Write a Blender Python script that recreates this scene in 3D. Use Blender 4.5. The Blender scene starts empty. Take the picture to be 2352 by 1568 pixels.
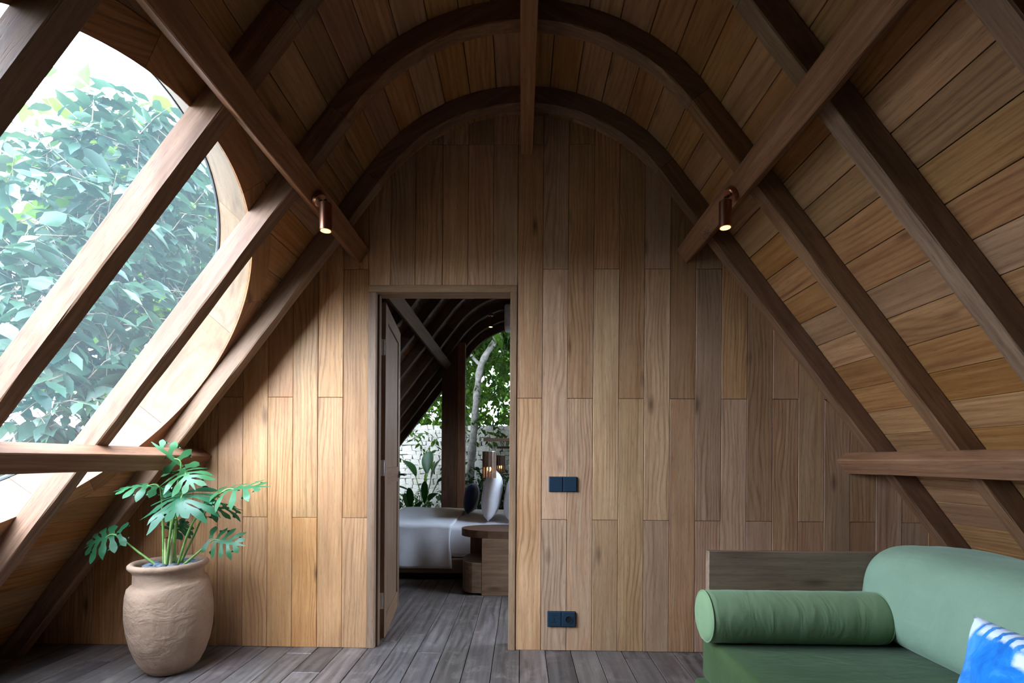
import bpy, bmesh, math, random
import numpy as np
from mathutils import Vector, Matrix

random.seed(7)
rng = np.random.default_rng(7)
SC = bpy.context.scene
COL = SC.collection
PI = math.pi

# ------------------------------------------------------------------ camera
F, CY, YAW, ROLL, CD, CH = 1138.0, 1056.9, .0179, .0065, 2.7764, 1.1246   # focal length and horizon in photo pixels, camera 2.78 m from the first rafter
fwd = Vector((-math.sin(YAW), math.cos(YAW), 0)); rgt = Vector((math.cos(YAW), math.sin(YAW), 0)); upv = Vector((0, 0, 1))
_c, _s = math.cos(ROLL), math.sin(ROLL)
rgt, upv = rgt * _c + upv * _s, upv * _c - rgt * _s
CAM = Vector((0, -CD, CH))
cam = bpy.data.cameras.new('camera'); camo = bpy.data.objects.new('camera', cam); COL.objects.link(camo)
camo.matrix_world = Matrix(((rgt.x, upv.x, -fwd.x, CAM.x), (rgt.y, upv.y, -fwd.y, CAM.y), (rgt.z, upv.z, -fwd.z, CAM.z), (0, 0, 0, 1)))
cam.sensor_width = 36; cam.lens = F * 36 / 2352; cam.shift_y = (CY - 784) / 2352
cam.clip_start = .02; cam.clip_end = 200
SC.camera = camo

def ray(x, y): return fwd + rgt * ((x - 1176) / F) - upv * ((y - CY) / F)
def at(x, y, ax, v):
    d = ray(x, y); return CAM + d * ((v - CAM[ax]) / d[ax])

# ------------------------------------------------------------------ sky and exposure
SKY = 35.0
w = bpy.data.worlds.new('overcast_sky'); SC.world = w; w.use_nodes = True
bgn = w.node_tree.nodes['Background']; bgn.inputs[0].default_value = (.68, .80, 1.0, 1); bgn.inputs[1].default_value = SKY
vs = SC.view_settings
vs.view_transform = 'Standard'; vs.look = 'None'; vs.exposure = 0.0; vs.gamma = 1.0; vs.use_curve_mapping = False
SC.cycles.use_denoising = True
SC.cycles.max_bounces = 6; SC.cycles.diffuse_bounces = 4; SC.cycles.glossy_bounces = 3; SC.cycles.use_adaptive_sampling = True; SC.cycles.adaptive_threshold = .03; SC.cycles.sample_clamp_indirect = 8.0

# ------------------------------------------------------------------ profile of the vault (X-Z), extruded along Y
ANG = .919; NC = 2.2364                      # slope angle and distance of the rafter soffit line
HR, RW, SP = .0969, .069, .5112              # rafter depth, width, spacing
SOF = (1.905, 1.19)
ZC, RS = 2.1347, .9415                       # centre and radius of the arched crown (soffit)
YW, YW2 = .163, .235                         # partition wall faces
YB = -4.45                                   # rear end of the room
YE = 4.95                                    # far end of the bedroom roof
NV = (math.sin(ANG), math.cos(ANG)); TV = (-math.cos(ANG), math.sin(ANG))
STAN = (ZC + RS * NV[1] - SOF[1]) / TV[1]    # s at which the straight slope meets the arch
def slope(side, s, off, y=0.0):
    return Vector((side * (SOF[0] + NV[0] * off + TV[0] * s), y, SOF[1] + NV[1] * off + TV[1] * s))
def prof(side, s, off, y=0.0):
    if s <= STAN: return slope(side, s, off, y)
    R0 = RS + HR
    a = ANG - (s - STAN) / R0
    return Vector((side * (RS + off) * math.sin(a), y, ZC + (RS + off) * math.cos(a)))
SCREST = STAN + ANG * (RS + HR)
def roof_z(x, off=HR):
    x = abs(x)
    xt = (RS + off) * NV[0]
    if x < xt: return ZC + math.sqrt((RS + off) ** 2 - x * x)
    return (NC + off - NV[0] * x) / NV[1]
def on_slope(px, py, side, off):
    n = Vector((NV[0] * side, 0, NV[1])); d = ray(px, py)
    return CAM + d * ((NC + off - CAM.dot(n)) / d.dot(n))

# ------------------------------------------------------------------ helpers
def link(name, me, mat=None, parent=None):
    o = bpy.data.objects.new(name, me); COL.objects.link(o)
    if mat and me is not None and not me.materials: me.materials.append(mat)
    if parent: o.parent = parent
    return o
def tag(o, label, cat=None, group=None, kind=None):
    o['label'] = label
    if cat: o['category'] = cat
    if group: o['group'] = group
    if kind: o['kind'] = kind
    return o
def empty(name, loc=(0, 0, 0), parent=None):
    o = bpy.data.objects.new(name, None); COL.objects.link(o); o.location = loc; o.empty_display_size = .05
    if parent: o.parent = parent
    return o
def mesh(name, v, f, smooth=False):
    me = bpy.data.meshes.new(name); me.from_pydata([tuple(p) for p in v], [], f); me.update()
    if smooth: me.polygons.foreach_set('use_smooth', [True] * len(me.polygons))
    return me
def frame(o, ex, ey):
    ex = Vector(ex).normalized(); ez = ex.cross(Vector(ey)).normalized(); ey = ez.cross(ex)
    return Matrix(((ex.x, ey.x, ez.x, o[0]), (ex.y, ey.y, ez.y, o[1]), (ex.z, ey.z, ez.z, o[2]), (0, 0, 0, 1)))
def plank_mesh(pts, th, ch=.002):
    """outline in local XY (counter-clockwise), face at z=0 towards +z, chamfered rim, thickness th"""
    n = len(pts)
    cx = sum(p[0] for p in pts) / n; cyy = sum(p[1] for p in pts) / n
    top = []
    if n == 4 and ch:
        for i in range(4):
            p = Vector(pts[i]); a = (Vector(pts[i - 1]) - p); b = (Vector(pts[(i + 1) % 4]) - p)
            if a.length < 1e-6 or b.length < 1e-6: top.append((p.x, p.y, 0)); continue
            a.normalize(); b.normalize(); q = p + (a + b) * ch; top.append((q.x, q.y, 0))
    else: top = [(p[0], p[1], 0) for p in pts]
    z1 = -ch if (n == 4 and ch) else 0
    v = list(top); f = [list(range(n))]
    if z1: v += [(p[0], p[1], z1) for p in pts]
    else: pass
    k = len(v)
    v += [(p[0], p[1], -th) for p in pts]
    base = 0
    if z1:
        for i in range(n): f.append([i, n + i, n + (i + 1) % n, (i + 1) % n])
        base = n
    for i in range(n): f.append([base + i, k + i, k + (i + 1) % n, base + (i + 1) % n])
    f.append([k + i for i in range(n)][::-1])
    return mesh('plank', v, f)
def plank(name, parent, M, pts, th, mat, tone=(1, 1, 1), ch=.002):
    o = link(name, plank_mesh(pts, th, ch), mat, parent)
    o.matrix_local = M; o.color = (*tone, 1)
    return o
def bm_obj(name, bm, mat, parent=None, smooth=False):
    me = bpy.data.meshes.new(name); bmesh.ops.recalc_face_normals(bm, faces=bm.faces); bm.to_mesh(me); bm.free()
    if smooth: me.polygons.foreach_set('use_smooth', [True] * len(me.polygons))
    return link(name, me, mat, parent)
def box_bm(lo, hi, bev=.003, seg=1):
    bm = bmesh.new(); bmesh.ops.create_cube(bm, size=1)
    lo, hi = Vector(lo), Vector(hi)
    for v in bm.verts: v.co = Vector((lo[i] + (v.co[i] + .5) * (hi[i] - lo[i]) for i in range(3)))
    if bev: bmesh.ops.bevel(bm, geom=bm.edges[:], offset=bev, segments=seg, affect='EDGES', profile=.5)
    return bm
def box(name, lo, hi, mat, parent=None, bev=.003, seg=1, smooth=False):
    """box mesh with its own local origin at its centre, long axis on local X for the grain"""
    lo, hi = Vector(lo), Vector(hi); c = (lo + hi) / 2; d = hi - lo
    ax = max(range(3), key=lambda i: d[i])
    if ax == 0: R = Matrix.Identity(3)
    elif ax == 1: R = Matrix(((0, -1, 0), (1, 0, 0), (0, 0, 1)))
    else: R = Matrix(((0, 0, -1), (0, 1, 0), (1, 0, 0)))
    dl = R.transposed() @ d; dl = Vector((abs(dl.x), abs(dl.y), abs(dl.z)))
    o = bm_obj(name, box_bm(-dl / 2, dl / 2, bev, seg), mat, parent, smooth)
    o.matrix_local = Matrix.Translation(c) @ R.to_4x4()
    return o
def tube_data(pts, rad, n=10, cap=True):
    pts = [Vector(p) for p in pts]; rads = rad if isinstance(rad, (list, tuple)) else [rad] * len(pts)
    v, f = [], []; up = None
    for i, p in enumerate(pts):
        d = (pts[min(i + 1, len(pts) - 1)] - pts[max(i - 1, 0)]).normalized()
        if up is None: up = d.orthogonal().normalized()
        up = (up - d * up.dot(d)).normalized(); sd = d.cross(up)
        for k in range(n):
            a = 2 * PI * k / n; v.append(p + (up * math.cos(a) + sd * math.sin(a)) * rads[i])
    for i in range(len(pts) - 1):
        for k in range(n): f.append([i * n + k, i * n + (k + 1) % n, (i + 1) * n + (k + 1) % n, (i + 1) * n + k])
    if cap: f.append(list(range(n))[::-1]); f.append([(len(pts) - 1) * n + k for k in range(n)])
    return v, f
def tube(name, pts, rad, mat, parent=None, n=10):
    v, f = tube_data(pts, rad, n); return link(name, mesh(name, v, f, True), mat, parent)
def lathe_data(prof_, n=48, fn=None):
    v, f = [], []
    for i, (r, z) in enumerate(prof_):
        for k in range(n):
            a = 2 * PI * k / n; p = Vector((r * math.cos(a), r * math.sin(a), z))
            v.append(fn(p, a, i) if fn else p)
    for i in range(len(prof_) - 1):
        for k in range(n): f.append([i * n + k, i * n + (k + 1) % n, (i + 1) * n + (k + 1) % n, (i + 1) * n + k])
    return v, f
def smooth_path(pts, m=8):
    P = [Vector(p) for p in pts]; P = [P[0] * 2 - P[1]] + P + [P[-1] * 2 - P[-2]]; out = []
    for i in range(1, len(P) - 2):
        for k in range(m):
            t = k / m; a, b, c, d = P[i - 1:i + 3]
            out.append(.5 * ((2 * b) + (c - a) * t + (2 * a - 5 * b + 4 * c - d) * t * t + (3 * b - a - 3 * c + d) * t ** 3))
    return out + [P[-2]]

# ------------------------------------------------------------------ materials
class NT:
    def __init__(s, name):
        s.m = bpy.data.materials.new(name); s.m.use_nodes = True; s.t = s.m.node_tree; s.t.nodes.clear()
        s.out = s.t.nodes.new('ShaderNodeOutputMaterial')
    def n(s, typ, **kw):
        nd = s.t.nodes.new(typ)
        for k, v in kw.items():
            if k.startswith('_'): setattr(nd, k[1:], v)
        for k, v in kw.items():
            if k.startswith('i'): s.put(nd.inputs[int(k[1:])], v)
        return nd
    def put(s, sock, v):
        if isinstance(v, bpy.types.NodeSocket): s.t.links.new(v, sock)
        else:
            if isinstance(v, tuple) and len(v) == 3 and sock.type == 'RGBA': v = (*v, 1)
            sock.default_value = v
    def math(s, op, a, b=0.0, c=0.0): return s.n('ShaderNodeMath', _operation=op, i0=a, i1=b, i2=c).outputs[0]
    def vec(s, op, a, b=(0, 0, 0)): return s.n('ShaderNodeVectorMath', _operation=op, i0=a, i1=b).outputs[0]
    def noise(s, v, scale=1.0, det=2.0, rough=.5, dist=0.0):
        nd = s.n('ShaderNodeTexNoise'); s.put(nd.inputs['Vector'], v); nd.inputs['Scale'].default_value = scale
        nd.inputs['Detail'].default_value = det; nd.inputs['Roughness'].default_value = rough; nd.inputs['Distortion'].default_value = dist
        return nd.outputs['Fac']
    def ramp(s, fac, stops):
        nd = s.n('ShaderNodeValToRGB', i0=fac); cr = nd.color_ramp
        while len(cr.elements) < len(stops): cr.elements.new(.5)
        for e, (p, c) in zip(cr.elements, stops): e.position = p; e.color = (*c, 1) if len(c) == 3 else c
        return nd.outputs[0]
    def maprange(s, v, a, b, c, d, clamp=True):
        nd = s.n('ShaderNodeMapRange', i0=v, i1=a, i2=b, i3=c, i4=d); nd.clamp = clamp; return nd.outputs[0]
    def mix(s, fac, a, b, typ='MIX'):
        nd = s.n('ShaderNodeMix', _data_type='RGBA', _blend_type=typ); s.put(nd.inputs[0], fac); s.put(nd.inputs[6], a); s.put(nd.inputs[7], b); return nd.outputs[2]
    def bsdf(s, col, rough=.5, metal=0.0, spec=.5, bump=None, bstr=.2, bdist=.01, sheen=0.0, **kw):
        b = s.n('ShaderNodeBsdfPrincipled'); s.put(b.inputs['Base Color'], col); s.put(b.inputs['Roughness'], rough); s.put(b.inputs['Metallic'], metal)
        s.put(b.inputs['Specular IOR Level'], spec); s.put(b.inputs['Sheen Weight'], sheen)
        for k, v in kw.items(): s.put(b.inputs[k.replace('_', ' ')], v)
        if bump is not None:
            bn = s.n('ShaderNodeBump'); bn.inputs['Strength'].default_value = bstr; bn.inputs['Distance'].default_value = bdist
            s.put(bn.inputs['Height'], bump); s.put(b.inputs['Normal'], bn.outputs[0])
        s.t.links.new(b.outputs[0], s.out.inputs[0]); return b

def wood(name, c0, c1, c2, rough=.55, freq=20.0, fig=.35, knots=.6, dirt=None, blot=.35, spec=.35, hue=.5):
    """c0 dark grain, c1 mid, c2 light; grain runs along local X of every board; tone per board from the object's colour"""
    t = NT(name)
    tc = t.n('ShaderNodeTexCoord').outputs['Object']; oi = t.n('ShaderNodeObjectInfo')
    rnd = oi.outputs['Random']
    off = t.n('ShaderNodeCombineXYZ', i0=t.math('MULTIPLY', rnd, 61.0), i1=t.math('MULTIPLY', rnd, 23.0), i2=t.math('MULTIPLY', rnd, 37.0)).outputs[0]
    P = t.vec('ADD', tc, off)
    sep = t.n('ShaderNodeSeparateXYZ', i0=P)
    low = t.noise(t.vec('MULTIPLY', P, (.8, 4.6, 4.6)), 1, 2, .5)
    vor = t.n('ShaderNodeTexVoronoi', _feature='F1'); t.put(vor.inputs['Vector'], t.vec('MULTIPLY', P, (2.0, 6.2, 6.2))); vor.inputs['Scale'].default_value = 1; vor.inputs['Randomness'].default_value = 1
    kd = vor.outputs['Distance']
    knot = t.maprange(kd, 0.03, .15, 1, 0); halo = t.maprange(kd, 0.05, .55, 1, 0)
    ph = t.math('ADD', t.math('MULTIPLY', sep.outputs[1], freq), t.math('MULTIPLY', low, freq * .17))
    ph = t.math('ADD', ph, t.math('MULTIPLY', halo, 1.0))
    ph = t.math('ADD', ph, t.math('MULTIPLY', t.math('ADD', sep.outputs[2], sep.outputs[0]), .35))
    band = t.math('MULTIPLY_ADD', t.math('SINE', t.math('MULTIPLY', ph, 2 * PI)), .5, .5)
    band = t.math('MULTIPLY', t.math('POWER', band, 2.6), t.maprange(t.noise(t.vec('MULTIPLY', P, (1.0, 3.0, 3.0)), 1, 1, .5), .35, .65, .15, 1.0))
    streak = t.noise(t.vec('MULTIPLY', P, (1.6, 38, 38)), 1, 2, .6)
    fine = t.noise(t.vec('MULTIPLY', P, (9, 230, 230)), 1, 1, .6)
    pores = t.maprange(t.noise(t.vec('MULTIPLY', P, (16, 420, 420)), 1, 1, .5), .60, .72, 0, 1)
    blotch = t.noise(t.vec('MULTIPLY', P, (2.2, 6, 6)), 1, 2, .6)
    fac = t.math('ADD', t.math('MULTIPLY', band, fig), t.math('MULTIPLY', streak, .75 - fig * .3))
    fac = t.math('ADD', fac, t.math('MULTIPLY', fine, .25))
    fac = t.maprange(t.math('SUBTRACT', t.math('ADD', t.math('MULTIPLY', streak, .9), t.math('ADD', t.math('MULTIPLY', fine, .3), .12)), t.math('MULTIPLY', band, fig)), .28, 1.0, 0, 1)
    col = t.ramp(fac, [(0, c0), (.5, c1), (1, c2)])
    col = t.mix(t.maprange(blotch, .3, .7, blot, 0), col, tuple(x * .45 for x in c1))
    col = t.mix(t.math('MULTIPLY', pores, .45), col, tuple(x * .35 for x in c0))
    col = t.mix(t.math('MULTIPLY', knot, knots), col, tuple(x * .35 for x in c0))
    cl1 = t.noise(t.vec('MULTIPLY', P, (2.6, 9, 9)), 1, 3, .65); cl2 = t.noise(t.vec('MULTIPLY', P, (1.7, 12, 12)), 1.3, 2, .6)
    col = t.mix(t.maprange(cl1, .52, .72, 0, .30), col, tuple((c1[0] * .62, c1[1] * .66, c1[2] * .80)))      # grey weathered clouds
    col = t.mix(t.maprange(cl2, .55, .75, 0, .30), col, tuple((c1[0] * .80, c1[1] * .60, c1[2] * .48)))      # reddish heartwood streaks
    # board to board variation
    v1 = t.maprange(rnd, 0, 1, .86, 1.13)
    hs = t.n('ShaderNodeHueSaturation'); t.put(hs.inputs['Value'], v1); t.put(hs.inputs['Color'], col)
    r2 = t.math('FRACT', t.math('MULTIPLY', rnd, 13.7)); t.put(hs.inputs['Saturation'], t.maprange(r2, 0, 1, .88, 1.08)); t.put(hs.inputs['Hue'], t.maprange(t.math('FRACT', t.math('MULTIPLY', rnd, 29.3)), 0, 1, hue - .005, hue + .003))
    col = t.mix(1.0, hs.outputs[0], oi.outputs['Color'], 'MULTIPLY')
    if dirt: col = dirt(t, P, col)
    t.bsdf(col, t.maprange(fine, .2, .8, rough - .08, rough + .1), spec=spec, bump=t.math('SUBTRACT', t.math('ADD', t.math('MULTIPLY', streak, .6), t.math('MULTIPLY', fine, .3)), t.math('MULTIPLY', pores, .5)), bstr=.18, bdist=.004)
    return t.m

def floor_dirt(t, P, col):
    s1 = t.noise(t.vec('MULTIPLY', P, (7, 7, 7)), 1, 4, .7, 1.0); s2 = t.noise(t.vec('MULTIPLY', P, (4, 60, 60)), 1, 3, .7)
    a = t.maprange(s1, .50, .70, 0, .55)
    col = t.mix(t.math('MULTIPLY', a, t.maprange(s2, .35, .65, .2, 1)), col, (.26, .215, .185))
    return col
M_WALL = wood('teak_wall_board', (.315, .158, .072), (.54, .304, .160), (.67, .432, .255), rough=.5, freq=46, fig=.34, blot=.34, knots=.85)
M_ROOF = wood('teak_roof_board', (.155, .060, .021), (.325, .146, .052), (.46, .240, .10), rough=.5, freq=36, fig=.22, blot=.36, knots=.7)
M_BEAM = wood('ironwood_beam', (.090, .043, .022), (.185, .098, .053), (.285, .165, .095), rough=.62, spec=.25, freq=40, fig=.14, blot=.35, knots=.25)
M_LINING = wood('pale_teak_lining', (.10, .052, .020), (.165, .090, .038), (.215, .125, .058), rough=.5, fig=.4, blot=.15, knots=.3)
M_FLOOR = wood('weathered_floor_board', (.045, .034, .031), (.105, .084, .076), (.19, .158, .146), rough=.42, freq=16, fig=.3, blot=.4, knots=.3, dirt=floor_dirt, spec=.5)
M_FRAME = wood('door_frame_teak', (.17, .088, .042), (.31, .175, .092), (.43, .265, .15), rough=.55, freq=30, fig=.15, blot=.2, knots=.2)
M_DOOR = wood('brown_door_teak', (.07, .034, .018), (.135, .075, .042), (.20, .12, .072), rough=.5, fig=.2, blot=.3, knots=.3)
M_PANEL = wood('sofa_panel_teak', (.10, .056, .034), (.235, .148, .096), (.34, .235, .165), rough=.45, freq=14, fig=.5, blot=.3, knots=.5)
M_NIGHT = wood('bedroom_furniture_teak', (.10, .055, .03), (.20, .12, .07), (.30, .20, .125), rough=.5, fig=.3, blot=.3)

def plain(name, col, rough=.5, metal=0.0, spec=.5, var=.15, scale=20, bstr=.0, **kw):
    t = NT(name); tc = t.n('ShaderNodeTexCoord').outputs['Object']
    nz = t.noise(tc, scale, 3, .6)
    c = t.mix(t.maprange(nz, .3, .7, 0, 1), tuple(x * (1 - var) for x in col), tuple(min(1, x * (1 + var)) for x in col))
    t.bsdf(c, rough, metal, spec, bump=nz if bstr else None, bstr=bstr, **kw); return t.m
M_DARK = plain('dark_underlay', (.012, .009, .007), .9)
M_COPPER = plain('brushed_copper', (.42, .19, .12), .28, 1.0, var=.1, scale=60)
M_GUN = plain('dark_bronze', (.06, .04, .035), .3, .9)
M_STEEL = plain('brushed_steel', (.55, .53, .50), .35, 1.0)
M_NAVY = plain('navy_plastic', (.012, .032, .055), .42, var=.1)
M_BLACK = plain('black_plastic', (.008, .010, .013), .4)
M_RUBBER = plain('black_gasket', (.01, .012, .013), .7)
M_WHITE = plain('white_plastic', (.75, .75, .74), .4)
M_SHEET = plain('white_linen', (.82, .83, .88), .9, var=.05, scale=9, bstr=.15, sheen=.2)
M_NAVYC = plain('navy_cotton', (.012, .028, .085), .9, sheen=.3)
M_PEBBLE = plain('grey_pebble', (.10, .125, .16), .6, var=.5, scale=30, bstr=.1)
M_SOIL = plain('dark_soil', (.02, .016, .013), .95, var=.4)
M_BARK = plain('pale_bark', (.20, .18, .155), .9, var=.45, scale=14, bstr=.6)
M_TWIG = plain('brown_twig', (.16, .11, .07), .9, var=.3)
M_STONE = plain('white_limestone', (.40, .37, .31), .9, var=.3, scale=9, bstr=.5)
M_MORTAR = plain('dark_joint', (.10, .095, .085), .95)
M_GROUND = plain('garden_soil', (.07, .075, .04), .95, var=.4, scale=3)
M_STEMG = plain('green_stem', (.16, .30, .07), .5, var=.25)

def emit(name, col, st):
    t = NT(name); e = t.n('ShaderNodeEmission', i0=col, i1=st); t.t.links.new(e.outputs[0], t.out.inputs[0]); return t.m
M_GLOW = emit('lit_lamp', (1.0, .60, .18), 4.0)
M_BULB = emit('lit_bulb', (1.0, .50, .12), 9.0)

def leaf_mat(name, c0, c1, trans=.3, rough=.35, vein=False):
    t = NT(name); oi = t.n('ShaderNodeObjectInfo')
    geo = t.n('ShaderNodeNewGeometry'); tc = t.n('ShaderNodeTexCoord').outputs['Object']
    at_ = t.n('ShaderNodeAttribute', _attribute_name='leaf_tone').outputs['Fac']
    r = t.math('FRACT', t.math('ADD', at_, oi.outputs['Random']))
    c = t.mix(r, c0, c1)
    nz = t.noise(tc, 9, 2, .5)
    c = t.mix(t.maprange(nz, .35, .65, 0, .3), c, tuple(x * .55 for x in c0))
    b = t.bsdf(c, rough, spec=.28, bump=nz, bstr=.1)
    tr = t.n('ShaderNodeBsdfTranslucent', i0=t.mix(.5, c, tuple(min(1, x * 1.6) for x in c1)))
    mx = t.n('ShaderNodeMixShader', i0=trans); t.t.links.new(b.outputs[0], mx.inputs[1]); t.t.links.new(tr.outputs[0], mx.inputs[2]); t.t.links.new(mx.outputs[0], t.out.inputs[0])
    return t.m
M_LEAF = leaf_mat('broad_tree_leaf', (.007, .027, .019), (.032, .072, .035), .22, .42)
M_LEAF2 = leaf_mat('garden_tree_leaf', (.006, .026, .003), (.065, .13, .010), .45, .45)
M_LEAF3 = leaf_mat('banana_leaf', (.009, .040, .008), (.026, .085, .018), .3, .4)
M_PHILO = leaf_mat('philodendron_leaf', (.022, .105, .045), (.05, .165, .055), .18, .32)

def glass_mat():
    t = NT('glare_veil_glass')
    tp = t.n('ShaderNodeBsdfTransparent', i0=(.93, .975, .97)); tl = t.n('ShaderNodeBsdfTranslucent', i0=(.75, .98, 1.0))  # translucent tint lays a veil of glare and reflection over the view
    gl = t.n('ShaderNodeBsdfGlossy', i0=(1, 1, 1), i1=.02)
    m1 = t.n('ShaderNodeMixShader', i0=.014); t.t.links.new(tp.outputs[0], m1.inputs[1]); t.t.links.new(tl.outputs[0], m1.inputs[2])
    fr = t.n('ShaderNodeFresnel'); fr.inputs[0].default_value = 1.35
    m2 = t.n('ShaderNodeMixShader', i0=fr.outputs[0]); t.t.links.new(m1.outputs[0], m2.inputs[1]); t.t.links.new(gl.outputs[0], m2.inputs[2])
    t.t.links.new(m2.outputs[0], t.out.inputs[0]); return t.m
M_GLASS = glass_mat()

def fabric(name, c, c2, sheen=.5, bstr=.25, wr=3.0):
    t = NT(name); tc = t.n('ShaderNodeTexCoord').outputs['Object']
    a = t.noise(tc, 5, 4, .6, .6); b = t.noise(tc, 420, 1, .5); wrk = t.noise(t.vec('MULTIPLY', tc, (wr, 1.2, 1.0)), 6, 2, .5, .8)
    col = t.mix(t.maprange(a, .3, .7, 0, 1), c, c2); col = t.mix(t.maprange(b, .3, .7, 0, .25), col, tuple(x * .7 for x in c))
    t.bsdf(col, .85, spec=.2, sheen=sheen, Sheen_Roughness=.4, Sheen_Tint=(.7, .9, .75, 1), bump=t.math('ADD', t.math('MULTIPLY', wrk, 1.0), t.math('MULTIPLY', b, .04)), bstr=bstr, bdist=.02)
    return t.m
M_GREEN = fabric('sage_green_cotton', (.20, .285, .195), (.23, .325, .225), .2, .22)
M_OLIVE = fabric('olive_green_velvet', (.034, .060, .018), (.056, .088, .030), .15, .2)
M_SAGE = fabric('moss_green_cotton', (.175, .255, .130), (.205, .29, .155), .25, .25)

def dye_mat():
    t = NT('blue_tie_dye_cotton'); tc = t.n('ShaderNodeTexCoord').outputs['Object']
    sep = t.n('ShaderNodeSeparateXYZ', i0=tc); x, y = sep.outputs[0], sep.outputs[1]
    nz = t.noise(tc, 11, 4, .65, .8); n2 = t.noise(t.vec('MULTIPLY', tc, (70, 12, 10)), 1, 2, .5)
    w1 = t.math('MULTIPLY', t.math('SUBTRACT', nz, .5), .035)
    xx = t.math('ADD', x, w1); yy = t.math('ADD', y, w1)
    def gt(v, e, k=.006): return t.maprange(v, e - k, e + k, 0, 1)
    def lt(v, e, k=.006): return t.maprange(v, e - k, e + k, 1, 0)
    def AND(*a):
        r = a[0]
        for q in a[1:]: r = t.math('MULTIPLY', r, q)
        return r
    corner = AND(lt(xx, -.178), gt(yy, .070))
    dash = AND(gt(yy, .088), lt(yy, .122), gt(xx, -.165), lt(xx, -.02), gt(t.math('SINE', t.math('MULTIPLY', xx, 190.0)), -.35, .25))
    bar = AND(gt(yy, .045), lt(yy, .085), gt(xx, -.03))
    bar2 = AND(gt(yy, -.11), lt(yy, -.07), gt(xx, .0))
    rim = AND(lt(xx, -.212), lt(yy, -.02))
    white = t.math('MAXIMUM', t.math('MAXIMUM', corner, dash), t.math('MAXIMUM', t.math('MAXIMUM', bar, bar2), rim))
    blue = t.ramp(nz, [(.25, (.0, .09, .42)), (.5, (.01, .20, .60)), (.72, (.10, .38, .74)), (.85, (.40, .62, .85))])
    col = t.mix(white, blue, (.72, .80, .92))
    t.bsdf(col, .85, spec=.2, sheen=.2, bump=t.noise(tc, 300, 1, .5), bstr=.1); return t.m
M_DYE = dye_mat()

def pot_mat():
    t = NT('rough_terracotta'); tc = t.n('ShaderNodeTexCoord').outputs['Object']
    a = t.noise(tc, 3.2, 5, .6, .7); b = t.noise(tc, 26, 4, .7); rd = t.noise(t.vec('MULTIPLY', tc, (3, 3, 5)), 2.2, 3, .6, .9)
    c = t.ramp(a, [(.3, (.225, .138, .090)), (.5, (.30, .192, .128)), (.72, (.385, .265, .185))])
    c = t.mix(t.maprange(b, .62, .74, 0, .4), c, (.42, .32, .24))
    t.bsdf(c, .85, spec=.2, bump=t.math('ADD', t.math('MULTIPLY', a, .7), t.math('ADD', t.math('MULTIPLY', b, .15), t.math('MULTIPLY', rd, .5))), bstr=.7, bdist=.03); return t.m
M_POT = pot_mat()

def tone(v=.12, base=(1, 1, 1)):
    k = 1 + random.uniform(-v, v); return tuple(b * k * (1 + random.uniform(-.03, .03)) for b in base)

# ================================================================== STRUCTURE
# ---- floor
fl = link('floor', mesh('floor', [(-3.2, YB - .1, -.025), (3.2, YB - .1, -.025), (3.2, YE, -.025), (-3.2, YE, -.025), (-3.2, YB - .1, -.14), (3.2, YB - .1, -.14), (3.2, YE, -.14), (-3.2, YE, -.14)],
        [[0, 1, 2, 3], [4, 7, 6, 5], [0, 4, 5, 1], [1, 5, 6, 2], [2, 6, 7, 3], [3, 7, 4, 0]]), M_DARK)
tag(fl, 'dark weathered wooden plank floor running under the plank wall', 'floor', kind='structure')
FW = .1505
for i in range(-20, 20):
    x0, x1 = i * FW + .0015, (i + 1) * FW - .0015
    cuts = [YB]; y = YB + random.uniform(.5, 1.7)
    while y < YE - .6: cuts.append(y); y += random.uniform(1.5, 2.3)
    cuts.append(YE)
    for a, b in zip(cuts, cuts[1:]):
        L = (b - a) / 2 - .001; W = (x1 - x0) / 2
        plank('floor_board', fl, frame(((x0 + x1) / 2, (a + b) / 2, random.uniform(-.001, .001)), (0, 1, 0), (-1, 0, 0)), [(-L, -W), (L, -W), (L, W), (-L, W)], .022, M_FLOOR, tone(.22), .0025)

# ---- partition wall of vertical boards
DX0, DX1, DZ = -.914, -.028, 2.163          # outer edges of the door frame
bk = []
def wall_back_mesh():
    v, f = [], []
    def slab(xa, xb, z0, top):
        n = max(1, int((xb - xa) / .1)); st = len(v)
        for k in range(n + 1):
            x = xa + (xb - xa) * k / n; zt = roof_z(x, HR + .05) if top is None else top
            for yy in (YW + .017, YW2): v.append((x, yy, z0)); v.append((x, yy, zt))
        for k in range(n):
            a = st + 4 * k
            f.append([a, a + 4, a + 5, a + 1]); f.append([a + 2, a + 3, a + 7, a + 6]); f.append([a + 1, a + 5, a + 7, a + 3]); f.append([a, a + 2, a + 6, a + 4])
        f.append([st, st + 1, st + 3, st + 2]); e = st + 4 * n; f.append([e, e + 2, e + 3, e + 1])
    slab(-2.95, DX0 + .02, 0, None); slab(DX1 - .02, 2.95, 0, None); slab(DX0 + .02, DX1 - .02, DZ - .02, None)
    return mesh('wall_back', v, f)
wb = tag(link('wall_back', wall_back_mesh(), M_DARK), 'gable partition wall of vertical teak boards with a doorway', 'wall', kind='structure')
BW = .1505; XB = -.0265
def wtone(x, z):
    base = (1, 1, 1)
    if x < -.9: base = (1.06, .92, .70)        # boards on this side of the door get a warmer orange tone
    elif x > .9: base = (.80, .78, .78)
    return tone(.13, base)
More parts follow.
